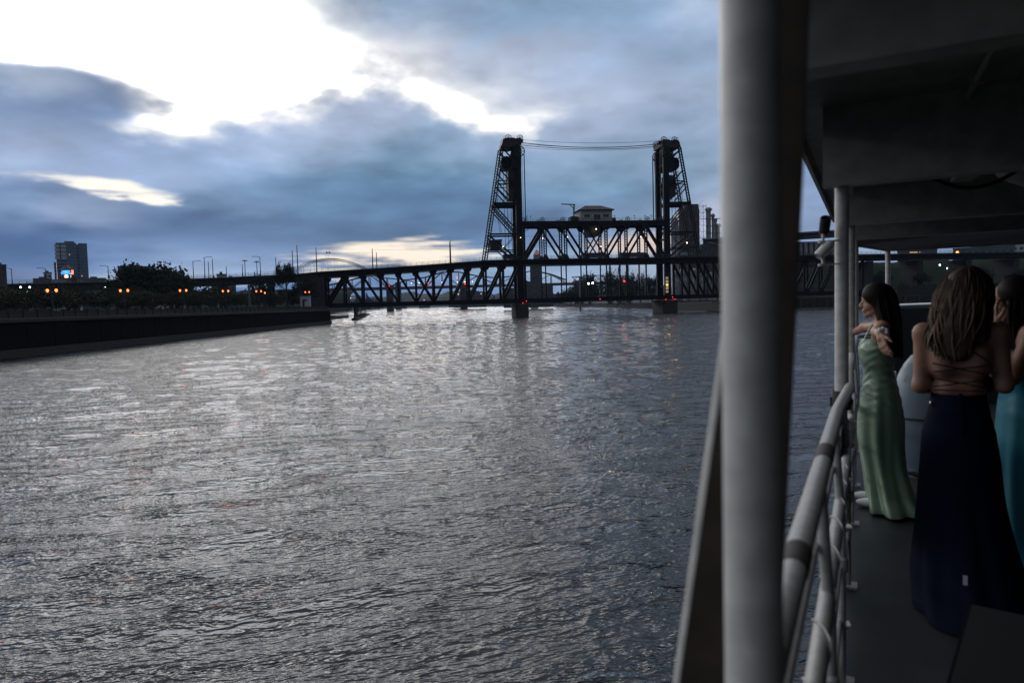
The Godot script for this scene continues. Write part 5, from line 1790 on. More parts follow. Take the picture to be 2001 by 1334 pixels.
	for q in [[1.32, 1.43], [2.22, 2.4], [3.1, 3.11]]:
		b = Mb.new()
		var x := -0.1195 if q[0] < 1.5 else -0.1152
		if q[0] > 3.0:
			x = -0.1105
		var y := 5.2955 if q[0] < 1.5 else 5.3003
		b.lathe([Vector2(0.0262, 0), Vector2(0.0278, 0.004), Vector2(0.0284, (q[1] - q[0]) * 0.4), Vector2(0.0278, (q[1] - q[0]) * 0.6), Vector2(0.0282, q[1] - q[0] - 0.003), Vector2(0.0262, q[1] - q[0])], Vector3(x, y, -q[0]), 20, Vector3(0, 0, -1))
		part("tape_wrap", hr, b, M.tape if q[0] < 3.0 else M.white_paint)
	# forward handrails, post to post
	b = Mb.new()
	b.tube([Vector3(-0.08, 5.3, -4.02), Vector3(-0.1, 5.31, -5.0), Vector3(-0.105, 5.32, -6.1), Vector3(-0.1, 5.32, -8.8), Vector3(0.22, 5.32, -10.1)], [0.024], 14)
	part("handrail", bo, b, M.rail_paint)
	for q in [[0.86, 6.15, 5.12, 0.014, -0.13], [0.2, 6.15, 4.98, 0.022, -0.1], [0.2, 8.8, 4.72, 0.016, -0.105], [0.2, 8.8, 4.5, 0.016, -0.105]]:
		b = Mb.new()
		b.tube([Vector3(q[4], q[2], -q[0]), Vector3(q[4] + 0.01, q[2], -(q[0] + q[1]) / 2), Vector3(q[4] + 0.01, q[2] + 0.01, -q[1])], [q[3]], 14)
		var mid := part("middle_rail", bo, b, M.rail_paint)
		if q[3] > 0.02:      # white cord wound round the rail
			var pts: Array = []
			var turns := 20
			for k in turns * 10 + 1:
				var t := k / float(turns * 10)
				var a := TAU * turns * t
				pts.append(Vector3(q[4] + 0.005 + cos(a) * (q[3] + 0.003), q[2] + 0.004 + sin(a) * (q[3] + 0.003), -lerpf(q[0], q[1], t)))
			b = Mb.new()
			b.tube(pts, [0.0026], 5)
			part("wound_cord", mid, b, M.rope)
	# stanchions with feet, and the pale plate by the second post
	for s in [0.86, 2.0, 2.95, 3.98, 5.1, 6.15, 7.5, 8.86]:
		b = Mb.new()
		b.tube([Vector3(-0.085, DECK, -s), Vector3(-0.085, 4.9, -s), Vector3(-0.11, 5.28, -s)], [0.016], 12)
		b.box(Vector3(-0.13, DECK, -s - 0.045), Vector3(-0.04, DECK + 0.012, -s + 0.045))
		b.lathe([Vector2(0.017, 4.7), Vector2(0.024, 4.71), Vector2(0.024, 4.76), Vector2(0.017, 4.77)], Vector3(-0.085, 0, -s), 12)
		part("stanchion", bo, b, M.rail_paint)
	b = Mb.new()
	b.box(Vector3(-0.126, 4.62, -4.9), Vector3(-0.112, 5.2, -3.75))
	part("rail_plate", bo, b, M.rail_paint)
	# small flat brackets that stick out inboard
	for q in [[3.1, 4.42], [3.38, 4.75], [3.75, 4.88], [4.3, 4.95], [5.0, 4.95]]:
		b = Mb.new()
		b.bar(Vector3(-0.125, q[1], -q[0]), Vector3(-0.058, q[1] + 0.006, -q[0] - 0.012), 0.05, 0.008)
		b.bar(Vector3(-0.12, q[1] - 0.016, -q[0] + 0.002), Vector3(-0.066, q[1] - 0.008, -q[0] - 0.01), 0.012, 0.014)
		part("bracket", bo, b, M.rail_paint)
	# toe board along the deck edge
	b = Mb.new()
	b.box(Vector3(-0.17, DECK + 0.002, -8.8), Vector3(-0.15, DECK + 0.11, 8.0))
	part("toe_board", bo, b, M.rail_paint)
	# bow bulwark with a metal cap
	b = Mb.new()
	var bow := [Vector2(0.3, -10.4), Vector2(1.3, -11.3), Vector2(3.2, -11.9)]
	for i in 2:
		b.bar(Vector3(bow[i].x, 4.93, bow[i].y), Vector3(bow[i + 1].x, 4.93, bow[i + 1].y), 0.06, 1.36, Vector3(0, 0, 1))
	var bul := part("bow_bulwark", bo, b, M.dark_paint)
	b = Mb.new()
	b.tube([Vector3(0.26, 5.64, -10.38), Vector3(1.3, 5.65, -11.28), Vector3(3.2, 5.65, -11.9)], [0.028], 12)
	part("cap_rail", bul, b, M.chrome)
	# two small floodlights on arms from the second post
	for q in [[6.02, true], [6.14, false]]:
		var y: float = q[0]
		b = Mb.new()
		b.bar(Vector3(-0.125, y - 0.055, -3.94), Vector3(-0.212, y - 0.06, -3.9), 0.014, 0.008)
		b.tube([Vector3(-0.2, y - 0.058, -3.9), Vector3(-0.2, y - 0.02, -3.9)], [0.008], 8)
		b.lathe([Vector2(0.014, -0.006), Vector2(0.014, 0.006), Vector2(0, 0.008)], Vector3(-0.212, y - 0.06, -3.9), 10)
		var arm := part("floodlight_arm", bo, b, M.white_paint)
		b = Mb.new()
		var d := Vector3(-0.5, -0.58, 0.25).normalized() if q[1] else Vector3(0.12, 0.72, 0.5).normalized()
		var c := Vector3(-0.192, y + 0.02, -3.9)
		b.lathe([Vector2(0, -0.05), Vector2(0.022, -0.048), Vector2(0.026, -0.035), Vector2(0.027, 0.045), Vector2(0.024, 0.05), Vector2(0.022, 0.03), Vector2(0, 0.028)], c, 16, d)
		part("floodlight_body", arm, b, M.white_paint if q[1] else M.rubber)
		b = Mb.new()
		b.lathe([Vector2(0.02, 0.034), Vector2(0, 0.036)], c, 14, d)
		part("floodlight_glass", arm, b, M.pane)
	# ---- loose things on the deck
	var at := Transform3D(Basis(Vector3.UP, BOAT_TURN), Vector3.ZERO)
	var sh := thing("rounded_shell", "pale grey rounded plastic shell standing behind the woman in green", "cover", at * Vector3(0.42, DECK, -6.75), BOAT_TURN)
	b = Mb.new()
	var rows: Array = []
	for i in 17:
		var t := i / 16.0
		var line := PackedVector3Array()
		var y := 1.09 * t
		var w := 0.27 * sqrt(maxf(0.0, 1.0 - pow(maxf(t - 0.42, 0.0) / 0.58, 2.2))) * (0.82 + 0.18 * smoothstep(0.0, 0.4, t)) + 0.002
		for k in 24:
			var a := TAU * k / 24.0
			line.append(Vector3(cos(a) * w + 0.05 * t, y, sin(a) * w * 0.75))
		rows.append(line)
	b.sheet(rows, true)
	part("shell", sh, b, M.shell_grey)
	b = Mb.new()
	b.ball(Vector3(-0.2, 0.86, 0.13), 0.03, 10, Vector3(0.45, 1.4, 0.5))
	part("handle", sh, b, M.white_cloth)
	b = Mb.new()
	b.tube([Vector3(-0.27, 0.05, 0), Vector3(0, 0.03, 0.21), Vector3(0.27, 0.05, 0)], [0.02], 8)
	part("rubber_foot", sh, b, M.rubber)
	b = Mb.new()
	var loop: Array = []
	for k in 25:
		var a := TAU * k / 24.0
		loop.append(Vector3(cos(a) * 0.275 + 0.03, 0.5, sin(a) * 0.207))
	b.tube(loop, [0.008], 6, false, 2.0)
	part("strap", sh, b, M.rubber)
	var ch := thing("storage_box", "black ribbed storage box in the lower right corner of the deck", "box", at * Vector3(0.602, DECK, -2.56), BOAT_TURN - 0.197)
	b = Mb.new()
	b.box(Vector3(-0.3, 0, -0.14), Vector3(0.7, 0.44, 1.6))
	part("body", ch, b, M.box_black)
	b = Mb.new()
	b.box(Vector3(-0.32, 0.44, -0.16), Vector3(0.72, 0.47, 1.62))
	var lid := part("lid", ch, b, M.box_black)
	b = Mb.new()
	for i in 100:
		b.bar(Vector3(-0.31, 0.471, -0.14 + i * 0.0175), Vector3(0.71, 0.471, -0.14 + i * 0.0175), 0.009, 0.005)
	part("ribbed_mat", lid, b, paint("mat_black", lin(0.012, 0.012, 0.012), 0.7)).set_meta("kind", "stuff")

# ---------------------------------------------------------------- people
# joints with radii joined by a smooth minimum, meshed with surface nets
func flesh(b: Mb, bones: Array, cell: float, soft: float) -> void:       # bones: [from, to, radius, radius]
	var lo := Vector3.ONE * 1e6
	var hi := -lo
	for q in bones:
		var r: float = maxf(q[2], q[3]) + cell * 3.0 + soft * 0.5
		lo = lo.min(q[0] - Vector3.ONE * r).min(q[1] - Vector3.ONE * r)
		hi = hi.max(q[0] + Vector3.ONE * r).max(q[1] + Vector3.ONE * r)
	var nx := int((hi.x - lo.x) / cell) + 2
	var ny := int((hi.y - lo.y) / cell) + 2
	var nz := int((hi.z - lo.z) / cell) + 2
	var f := PackedFloat32Array()
	f.resize(nx * ny * nz)
	f.fill(1.0)
	for q in bones:
		var a: Vector3 = q[0]
		var c: Vector3 = q[1]
		var ra: float = q[2]
		var rc: float = q[3]
		var m := maxf(ra, rc) + soft * 1.2 + cell * 2.0
		var l0 := (a.min(c) - Vector3.ONE * m - lo) / cell
		var h0 := (a.max(c) + Vector3.ONE * m - lo) / cell
		var d := c - a
		var dd := maxf(d.length_squared(), 1e-9)
		for z in range(maxi(0, int(l0.z)), mini(nz, int(h0.z) + 1)):
			for y in range(maxi(0, int(l0.y)), mini(ny, int(h0.y) + 1)):
				var o := (z * ny + y) * nx
				for x in range(maxi(0, int(l0.x)), mini(nx, int(h0.x) + 1)):
					var p := lo + Vector3(x, y, z) * cell
					var t := clampf((p - a).dot(d) / dd, 0.0, 1.0)
					var e := p.distance_to(a + d * t) - lerpf(ra, rc, t)
					var g := f[o + x]
					var k := soft - absf(e - g)
					f[o + x] = minf(e, g) - (k * k / (4.0 * soft) if k > 0.0 else 0.0)
	var at := {}
	var step := [1, nx, nx * ny]
	var corner: Array = []
	for k in 8:
		corner.append([(k & 1) + ((k >> 1) & 1) * nx + ((k >> 2) & 1) * nx * ny, Vector3(k & 1, (k >> 1) & 1, (k >> 2) & 1)])
	var edges := [[0, 1], [2, 3], [4, 5], [6, 7], [0, 2], [1, 3], [4, 6], [5, 7], [0, 4], [1, 5], [2, 6], [3, 7]]
	var reach := cell * 1.8
	for z in nz - 1:
		for y in ny - 1:
			var o := (z * ny + y) * nx
			for x in nx - 1:
				if absf(f[o + x]) > reach:
					continue
				var inside := 0
				for k in 8:
					if f[o + x + corner[k][0]] < 0.0:
						inside += 1
				if inside == 0 or inside == 8:
					continue
				var s := Vector3.ZERO
				var n := 0
				for e in edges:
					var v0 := f[o + x + corner[e[0]][0]]
					var v1 := f[o + x + corner[e[1]][0]]
					if (v0 < 0.0) != (v1 < 0.0):
						s += (corner[e[0]][1] as Vector3).lerp(corner[e[1]][1], v0 / (v0 - v1))
						n += 1
				at[o + x] = lo + (Vector3(x, y, z) + s / n) * cell
	var nor := {}
	for i in at:
		var g := Vector3.ZERO
		for k in 8:
			g += (corner[k][1] * 2.0 - Vector3.ONE) * f[i + corner[k][0]]
		nor[i] = g.normalized()
	for i in at:
		for ax in 3:
			var j: int = i + step[ax]
			if (f[i] < 0.0) == (f[j] < 0.0):
				continue
			var p: int = i - step[(ax + 1) % 3]
			var q: int = i - step[(ax + 2) % 3]
			var r: int = p - step[(ax + 2) % 3]
			if at.has(p) and at.has(q) and at.has(r):
				b.tri(at[i], at[p], at[r], nor[i], nor[p], nor[r])
				b.tri(at[i], at[r], at[q], nor[i], nor[r], nor[q])

func hand(wrist: Vector3, to: Vector3, back: Vector3, thumb_side: float, curl: float) -> Array:      # five fingers on a palm
	var d := to.normalized()
	var n := (back - d * back.dot(d)).normalized()
	var a := d.cross(n) * thumb_side
	var out: Array = [[wrist, wrist + d * 0.03, 0.024, 0.026]]
	for k in 4:
		var off := 0.03 - 0.02 * k
		var base := wrist + d * (0.088 - 0.004 * absf(k - 1.0)) + a * off
		out.append([wrist + d * 0.02 + a * off * 0.7, base, 0.015, 0.0115])
		var ln: float = [0.07, 0.078, 0.072, 0.056][k]
		var c1 := curl * (0.8 + 0.12 * k)
		var d1 := (d * cos(c1 * 0.5) - n * sin(c1 * 0.5)).normalized()
		var d2 := (d * cos(c1) - n * sin(c1)).normalized()
		var d3 := (d * cos(c1 * 1.5) - n * sin(c1 * 1.5)).normalized()
		var p1 := base + (d1 + a * off * 1.5).normalized() * ln * 0.45
		var p2 := p1 + d2 * ln * 0.32
		out.append([base, p1, 0.0092, 0.0086])
		out.append([p1, p2, 0.0086, 0.0078])
		out.append([p2, p2 + d3 * ln * 0.25, 0.0078, 0.0065])
	var t0 := wrist + d * 0.026 + a * 0.026
	var t1 := t0 + (d * 0.7 + a * 0.75 - n * 0.2).normalized() * 0.042
	out.append([wrist + d * 0.015 + a * 0.012, t0, 0.016, 0.014])
	out.append([t0, t1, 0.0125, 0.0105])
	out.append([t1, t1 + (d * 0.95 + a * 0.35 - n * 0.35).normalized() * 0.032, 0.0102, 0.008])
	return out

func gown(b: Mb, rings: Array, folds: int, amp: float, ripple: float, sd: float) -> void:     # ring: [height, left, right, middle z, half depth]
	var rows: Array = []
	var seg := 72
	var steps := 7
	for i in rings.size() - 1:
		for s in steps + (1 if i == rings.size() - 2 else 0):
			var t := s / float(steps)
			var p0: Array = rings[maxi(i - 1, 0)]
			var p1: Array = rings[i]
			var p2: Array = rings[i + 1]
			var p3: Array = rings[mini(i + 2, rings.size() - 1)]
			var v: Array = []
			for k in 5:
				v.append(lerpf(p1[k], p2[k], t) if k == 0 else cubic_interpolate(p1[k], p2[k], p0[k], p3[k], t))
			var down := (i + t) / (rings.size() - 1)
			var line := PackedVector3Array()
			for k in seg:
				var a := TAU * k / seg
				var fold := amp * smoothstep(0.25, 1.0, down) * (sin(a * folds + sd + 2.0 * down) + 0.5 * sin(a * (folds * 2 - 3) + sd * 3.0 - 3.0 * down))
				var rip := ripple * (1.0 - smoothstep(0.35, 0.75, down)) * sin(v[0] * 95.0 + 2.5 * sin(a * 2.0 + sd) + 1.5 * sin(a * 5.0 + v[0] * 20.0))
				var r := 1.0 + fold + rip
				line.append(Vector3((v[1] + v[2]) / 2.0 + cos(a) * (v[2] - v[1]) / 2.0 * r, v[0], v[3] + sin(a) * v[4] * r))
			rows.append(line)
	b.sheet(rows, true)

func locks(b: Mb, r: RandomNumberGenerator, n: int, root: Callable, over: Callable, tip: Callable, wave: float, thick: float) -> void:
	for i in n:
		var u := r.randf()
		var w := r.randf()
		var p: Vector3 = root.call(u, w)
		var q: Vector3 = tip.call(u, w) + Vector3(r.randf_range(-1, 1), r.randf_range(-1, 1), r.randf_range(-1, 1)) * 0.018
		var m: Vector3 = over.call(u, w) * 1.0
		var ph := r.randf() * TAU
		var pts: Array = []
		var rad: Array = []
		for k in 17:
			var t := k / 16.0
			var o: Vector3
			if t < 0.4:
				o = p.cubic_interpolate(m, p + (p - m) * 0.4 - Vector3(0, 0.12, 0), q, t / 0.4)
			else:
				o = m.cubic_interpolate(q, p, q + (q - m) * 0.5, (t - 0.4) / 0.6)
			o += Vector3(sin(t * 13.0 + ph), 0, cos(t * 11.0 + ph * 1.7)) * wave * t
			pts.append(o)
			rad.append(thick * (0.55 + 0.6 * sin(PI * clampf(t * 0.9 + 0.1, 0, 1))) * (1.0 if t < 0.85 else lerpf(1.0, 0.2, (t - 0.85) / 0.15)))
		b.tube(pts, rad, 5, false, 0.6)

func on_deck(l: float, s: float) -> Vector3:
	return Transform3D(Basis(Vector3.UP, BOAT_TURN), Vector3.ZERO) * Vector3(l, DECK, -s)

func head_bones(c: Vector3, f: Vector3) -> Array:      # c: middle of the head, f: the way it looks; chin 0.11 below, crown 0.12 above
	var s := f.cross(Vector3.UP).normalized()
	var u := s.cross(f).normalized()
	var P := func(x: float, y: float, z: float) -> Vector3: return c + f * x + u * y + s * z
	return [[P.call(-0.03, 0.035, 0), P.call(0.02, 0.04, 0), 0.078, 0.074], [P.call(0.035, 0.03, 0.02), P.call(0.035, 0.03, -0.02), 0.055, 0.055], [P.call(0.045, -0.025, 0.018), P.call(0.045, -0.025, -0.018), 0.042, 0.042],
		[P.call(0.02, -0.06, 0.03), P.call(0.062, -0.088, 0.008), 0.022, 0.02], [P.call(0.02, -0.06, -0.03), P.call(0.062, -0.088, -0.008), 0.022, 0.02], [P.call(0.07, -0.09, 0), P.call(0.072, -0.095, 0), 0.019, 0.017],
		[P.call(0.088, 0.018, 0), P.call(0.108, -0.02, 0), 0.007, 0.011], [P.call(0.1, -0.026, 0.008), P.call(0.1, -0.026, -0.008), 0.0085, 0.0085],
		[P.call(0.082, -0.052, 0.012), P.call(0.082, -0.052, -0.012), 0.011, 0.011], [P.call(0.081, -0.066, 0.01), P.call(0.081, -0.066, -0.01), 0.011, 0.011],
		[P.call(0.075, 0.022, 0.03), P.call(0.078, 0.024, 0.012), 0.012, 0.012], [P.call(0.075, 0.022, -0.03), P.call(0.078, 0.024, -0.012), 0.012, 0.012],
		[P.call(-0.012, 0.012, 0.074), P.call(-0.006, -0.022, 0.07), 0.012, 0.009], [P.call(-0.012, 0.012, -0.074), P.call(-0.006, -0.022, -0.07), 0.012, 0.009]]

func face(p: Node3D, c: Vector3, f: Vector3) -> void:
	var s := f.cross(Vector3.UP).normalized()
	for k in [-1, 1]:
		var b := Mb.new()
		b.ball(c + f * 0.077 + Vector3.UP * 0.004 + s * 0.03 * k, 0.0105, 10)
		var e := part("eye", p, b, M.white_cloth)
		b = Mb.new()
		b.ball(c + f * 0.084 + Vector3.UP * 0.004 + s * 0.03 * k, 0.0055, 8)
		part("iris", e, b, M.eye_dark)
		b = Mb.new()
		b.tube([c + f * 0.078 + Vector3.UP * 0.03 + s * 0.048 * k, c + f * 0.09 + Vector3.UP * 0.036 + s * 0.03 * k, c + f * 0.092 + Vector3.UP * 0.031 + s * 0.012 * k], [0.0028], 5)
		part("eyebrow", p, b, M.hair_dark)
	var b := Mb.new()
	b.tube([c + f * 0.083 - Vector3.UP * 0.059 + s * 0.022, c + f * 0.0935 - Vector3.UP * 0.057, c + f * 0.083 - Vector3.UP * 0.059 - s * 0.022], [0.004, 0.0062, 0.004], 6)
	part("mouth", p, b, M.lip)

func body(p: Node3D, m: Material, bones: Array, head: Array, hands: Array) -> void:
	var b := Mb.new()
	flesh(b, bones, 0.012, 0.035)
	flesh(b, head, 0.0045, 0.014)
	for h in hands:
		flesh(b, h, 0.0042, 0.006)
	part("body", p, b, m)

func build_people() -> void:
	var r := RandomNumberGenerator.new()
	r.seed = 77
	# ---- the woman in green, in profile at the rail, arms spread wide
	var g := thing("person", "woman in long pale green satin gown standing at rail with arms spread", "person", on_deck(0.1, 5.62), BOAT_TURN)
	var hc := Vector3(-0.032, 1.497, 0)
	var la := [Vector3(-0.005, 1.315, 0.155), Vector3(-0.035, 1.3, 0.385), Vector3(-0.022, 1.29, 0.575)]
	var ra := [Vector3(-0.005, 1.315, -0.155), Vector3(-0.11, 1.3, -0.36), Vector3(-0.2, 1.245, -0.55)]
	var bones := [[Vector3(0.0, 0.88, -0.05), Vector3(0.0, 0.88, 0.05), 0.082, 0.082], [Vector3(-0.02, 1.0, -0.035), Vector3(-0.02, 1.0, 0.035), 0.085, 0.085], [Vector3(-0.025, 1.14, -0.06), Vector3(-0.025, 1.14, 0.06), 0.092, 0.092],
		[Vector3(-0.085, 1.15, -0.06), Vector3(-0.085, 1.15, -0.055), 0.055, 0.055], [Vector3(-0.085, 1.15, 0.06), Vector3(-0.085, 1.15, 0.055), 0.055, 0.055], [Vector3(-0.01, 1.27, -0.11), Vector3(-0.01, 1.27, 0.11), 0.06, 0.06],
		[Vector3(0.0, 1.32, 0), Vector3(-0.03, 1.42, 0), 0.05, 0.045], [Vector3(0.0, 1.335, 0.0), la[0], 0.042, 0.045], [Vector3(0.0, 1.335, 0.0), ra[0], 0.042, 0.045],
		[la[0], la[1], 0.044, 0.034], [la[1], la[2], 0.034, 0.024], [ra[0], ra[1], 0.044, 0.034], [ra[1], ra[2], 0.034, 0.024],
		[Vector3(0, 0.84, 0.06), Vector3(-0.02, 0.47, 0.08), 0.066, 0.055], [Vector3(-0.02, 0.47, 0.08), Vector3(0.0, 0.08, 0.08), 0.052, 0.035], [Vector3(0, 0.84, -0.06), Vector3(-0.03, 0.47, -0.09), 0.066, 0.055], [Vector3(-0.03, 0.47, -0.09), Vector3(-0.03, 0.08, -0.1), 0.052, 0.035],
		[Vector3(0.0, 0.05, 0.08), Vector3(-0.12, 0.035, 0.085), 0.03, 0.024], [Vector3(-0.03, 0.05, -0.1), Vector3(-0.15, 0.035, -0.105), 0.03, 0.024]]
	body(g, M.skin, bones, head_bones(hc, Vector3(-1, -0.04, 0).normalized()), [hand(la[2], Vector3(0.22, -0.85, 0.4), Vector3(-0.85, 0.1, 0.45), -1.0, 0.55), hand(ra[2], Vector3(-0.6, -0.5, -0.6), Vector3(-0.3, 0.9, 0), 1.0, 0.9)])
	face(g, hc, Vector3(-1, -0.04, 0).normalized())
	var b := Mb.new()
	gown(b, [[1.235, -0.135, 0.062, 0, 0.13], [1.16, -0.155, 0.078, 0, 0.16], [1.08, -0.14, 0.08, 0, 0.148], [0.99, -0.122, 0.08, 0, 0.138], [0.9, -0.128, 0.1, 0, 0.155], [0.78, -0.142, 0.122, 0, 0.178], [0.62, -0.158, 0.14, 0, 0.185], [0.45, -0.148, 0.14, 0, 0.17], [0.28, -0.12, 0.155, 0.01, 0.175], [0.12, -0.1, 0.2, 0.04, 0.23], [0.02, -0.09, 0.245, 0.07, 0.29]], 7, 0.11, 0.026, 1.0)
	part("gown", g, b, M.green_satin)
	b = Mb.new()
	for k in [-1, 1]:
		b.tube([Vector3(-0.115, 1.22, 0.07 * k), Vector3(-0.065, 1.33, 0.085 * k), Vector3(0.02, 1.345, 0.085 * k), Vector3(0.07, 1.22, 0.07 * k)], [0.006], 6)
	part("shoulder_strap", g, b, M.green_satin)
	b = Mb.new()
	for i in 26:
		var a := r.randf() * TAU
		var t := r.randf_range(0.0, 0.06)
		b.ball(la[2].lerp(la[1], t / 0.22) + Vector3(cos(a) * 0.028 + 0.014, sin(a) * 0.024 + 0.012, 0), r.randf_range(0.008, 0.016), 6)
	part("wrist_corsage", g, b, M.white_cloth)
	for q in [[0.08, 0.0], [-0.1, -0.03]]:
		b = Mb.new()
		b.ball(Vector3(q[1] - 0.07, 0.035, q[0]), 0.1, 12, Vector3(1.0, 0.36, 0.42))
		part("shoe", g, b, M.white_cloth)
	b = Mb.new()
	flesh(b, [[hc + Vector3(0.03, 0.045, -0.02), hc + Vector3(0.0, 0.052, 0.02), 0.088, 0.088], [hc + Vector3(-0.02, 0.06, 0.02), hc + Vector3(-0.02, 0.06, -0.02), 0.072, 0.072], [hc + Vector3(0.045, 0.0, 0), hc + Vector3(0.085, -0.2, 0.0), 0.078, 0.07], [hc + Vector3(0.085, -0.2, 0.03), hc + Vector3(0.105, -0.37, 0.03), 0.06, 0.03], [hc + Vector3(0.085, -0.2, -0.03), hc + Vector3(0.105, -0.37, -0.03), 0.06, 0.03], [hc + Vector3(0.015, 0.0, 0.055), hc + Vector3(0.055, -0.2, 0.065), 0.04, 0.04]], 0.009, 0.03)
	locks(b, r, 150, func(u, w): return hc + Vector3(-0.075 + 0.12 * u, 0.13 + 0.018 * sin(PI * u) - 0.02 * (1.0 - u), (w - 0.5) * 0.03), func(u, w): return hc + Vector3(-0.01 + 0.14 * u, 0.03 - 0.03 * u, (0.104 - 0.05 * u * u) * (-1.0 if w < 0.5 else 1.0) * (0.55 + 0.45 * absf(w * 2.0 - 1.0))), func(u, w): return hc + Vector3(0.05 + 0.11 * u, -0.34 - 0.07 * u, (w - 0.5) * 0.17), 0.005, 0.0085)
	part("long_dark_hair", g, b, M.hair_dark)
	b = Mb.new()
	b.ball(hc + Vector3(0.012, -0.03, 0.083), 0.006, 6)
	part("earring", g, b, M.chrome)
	# ---- the woman in navy, seen from behind
	var n := thing("person_001", "woman with long wavy brown hair in backless navy gown seen from behind", "person", on_deck(0.4, 4.15), BOAT_TURN)
	var nh := Vector3(0.045, 1.535, -0.03)
	la = [Vector3(-0.135, 1.345, 0.0), Vector3(-0.148, 1.07, 0.02), Vector3(-0.04, 1.02, -0.2)]
	ra = [Vector3(0.185, 1.345, 0.0), Vector3(0.215, 1.08, 0.0), Vector3(0.15, 1.2, -0.2)]
	bones = [[Vector3(-0.02, 0.9, 0.01), Vector3(0.06, 0.9, 0.01), 0.082, 0.082], [Vector3(-0.015, 1.05, 0), Vector3(0.055, 1.05, 0), 0.082, 0.082], [Vector3(-0.03, 1.19, -0.005), Vector3(0.075, 1.19, -0.005), 0.09, 0.09], [Vector3(-0.08, 1.3, -0.005), Vector3(0.13, 1.3, -0.005), 0.06, 0.06], [Vector3(0.02, 1.34, 0), Vector3(0.035, 1.46, -0.02), 0.052, 0.047],
		[Vector3(0.025, 1.35, 0), la[0], 0.042, 0.045], [Vector3(0.025, 1.35, 0), ra[0], 0.042, 0.045], [la[0], la[1], 0.045, 0.036], [la[1], la[2], 0.035, 0.025], [ra[0], ra[1], 0.045, 0.036], [ra[1], ra[2], 0.035, 0.025],
		[Vector3(-0.055, 1.24, 0.05), Vector3(-0.05, 1.16, 0.05), 0.045, 0.04], [Vector3(0.1, 1.24, 0.05), Vector3(0.095, 1.16, 0.05), 0.045, 0.04],
		[Vector3(-0.04, 0.86, 0.02), Vector3(-0.06, 0.47, 0.0), 0.066, 0.058], [Vector3(-0.06, 0.47, 0), Vector3(-0.06, 0.05, 0.03), 0.055, 0.036], [Vector3(0.08, 0.86, 0.02), Vector3(0.1, 0.47, 0.0), 0.066, 0.058], [Vector3(0.1, 0.47, 0), Vector3(0.1, 0.05, 0.03), 0.055, 0.036]]
	body(n, M.skin_tan, bones, head_bones(nh, Vector3(0.15, -0.12, -1).normalized()), [hand(la[2], Vector3(0.8, 0.2, -0.5), Vector3(0, 0.8, -0.4), 1.0, 0.7), hand(ra[2], Vector3(-0.3, 0.7, -0.5), Vector3(0.6, 0, -0.6), 1.0, 0.7)])
	face(n, nh, Vector3(0.15, -0.12, -1).normalized())
	b = Mb.new()
	gown(b, [[1.035, -0.1, 0.14, 0.0, 0.1], [0.95, -0.115, 0.155, 0.012, 0.122], [0.84, -0.14, 0.18, 0.02, 0.15], [0.7, -0.15, 0.2, 0.03, 0.17], [0.52, -0.16, 0.215, 0.05, 0.19], [0.36, -0.172, 0.24, 0.09, 0.225], [0.2, -0.19, 0.275, 0.14, 0.3], [0.06, -0.195, 0.31, 0.2, 0.38], [0.012, -0.19, 0.32, 0.23, 0.41]], 9, 0.045, 0.004, 4.0)
	part("gown", n, b, M.navy)
	b = Mb.new()
	flesh(b, [[Vector3(-0.06, 1.18, -0.07), Vector3(0.1, 1.18, -0.07), 0.062, 0.062], [Vector3(-0.09, 1.08, -0.03), Vector3(0.13, 1.08, -0.03), 0.05, 0.05]], 0.012, 0.03)
	part("bodice", n, b, M.navy)
	b = Mb.new()
	b.bar(Vector3(0.02, 0.86, 0.172), Vector3(0.02, 1.045, 0.104), 0.014, 0.006, Vector3(1, 0, 0))
	part("zip", n, b, M.navy)
	b = Mb.new()
	b.bar(Vector3(0.005, 0.255, 0.487), Vector3(0.004, 0.215, 0.502), 0.018, 0.003, Vector3(0.9, 0.1, 0.3))
	part("care_label", n, b, M.label_cloth)
	b = Mb.new()
	var lace := [[-0.1, 1.195, 0.14, 1.14], [-0.1, 1.15, 0.14, 1.19], [-0.1, 1.12, 0.14, 1.075], [-0.1, 1.075, 0.14, 1.12], [-0.095, 1.06, 0.135, 1.06], [0.03, 1.29, 0.14, 1.2]]
	for q in lace:
		var pts: Array = []
		for k in 11:
			var t := k / 10.0
			var x := lerpf(q[0], q[2], t)
			var e := absf((x - 0.02) / 0.16)
			pts.append(Vector3(x, lerpf(q[1], q[3], t), 0.103 - 0.05 * pow(e, 3.0) - 0.012 * (1.0 - absf(t - 0.5) * 2.0) + (0.012 if q[1] < 1.2 else 0.01)))
		b.tube(pts, [0.0034], 6)
	part("back_lacing", n, b, M.cord)
	b = Mb.new()
	b.ball(Vector3(-0.105, 0.985, 0.06), 0.012, 8, Vector3(0.6, 1, 1))
	part("brooch", n, b, M.chrome)
	b = Mb.new()
	flesh(b, [[nh + Vector3(0, 0.045, 0.02), nh + Vector3(0, 0.05, -0.01), 0.093, 0.09], [nh + Vector3(0, 0.0, 0.05), nh + Vector3(-0.02, -0.14, 0.075), 0.085, 0.08], [nh + Vector3(-0.05, -0.05, 0.03), nh + Vector3(-0.11, -0.2, 0.06), 0.06, 0.055], [nh + Vector3(0.05, -0.05, 0.03), nh + Vector3(0.06, -0.2, 0.06), 0.06, 0.05], [nh + Vector3(-0.06, -0.16, 0.09), nh + Vector3(-0.075, -0.29, 0.11), 0.06, 0.04], [nh + Vector3(0.01, -0.16, 0.09), nh + Vector3(-0.02, -0.29, 0.115), 0.06, 0.04]], 0.01, 0.04)
	var nroot := func(u, w): return nh + Vector3(0.012 + (u - 0.5) * 0.05, 0.146 - 0.012 * w, -0.07 + 0.11 * w)
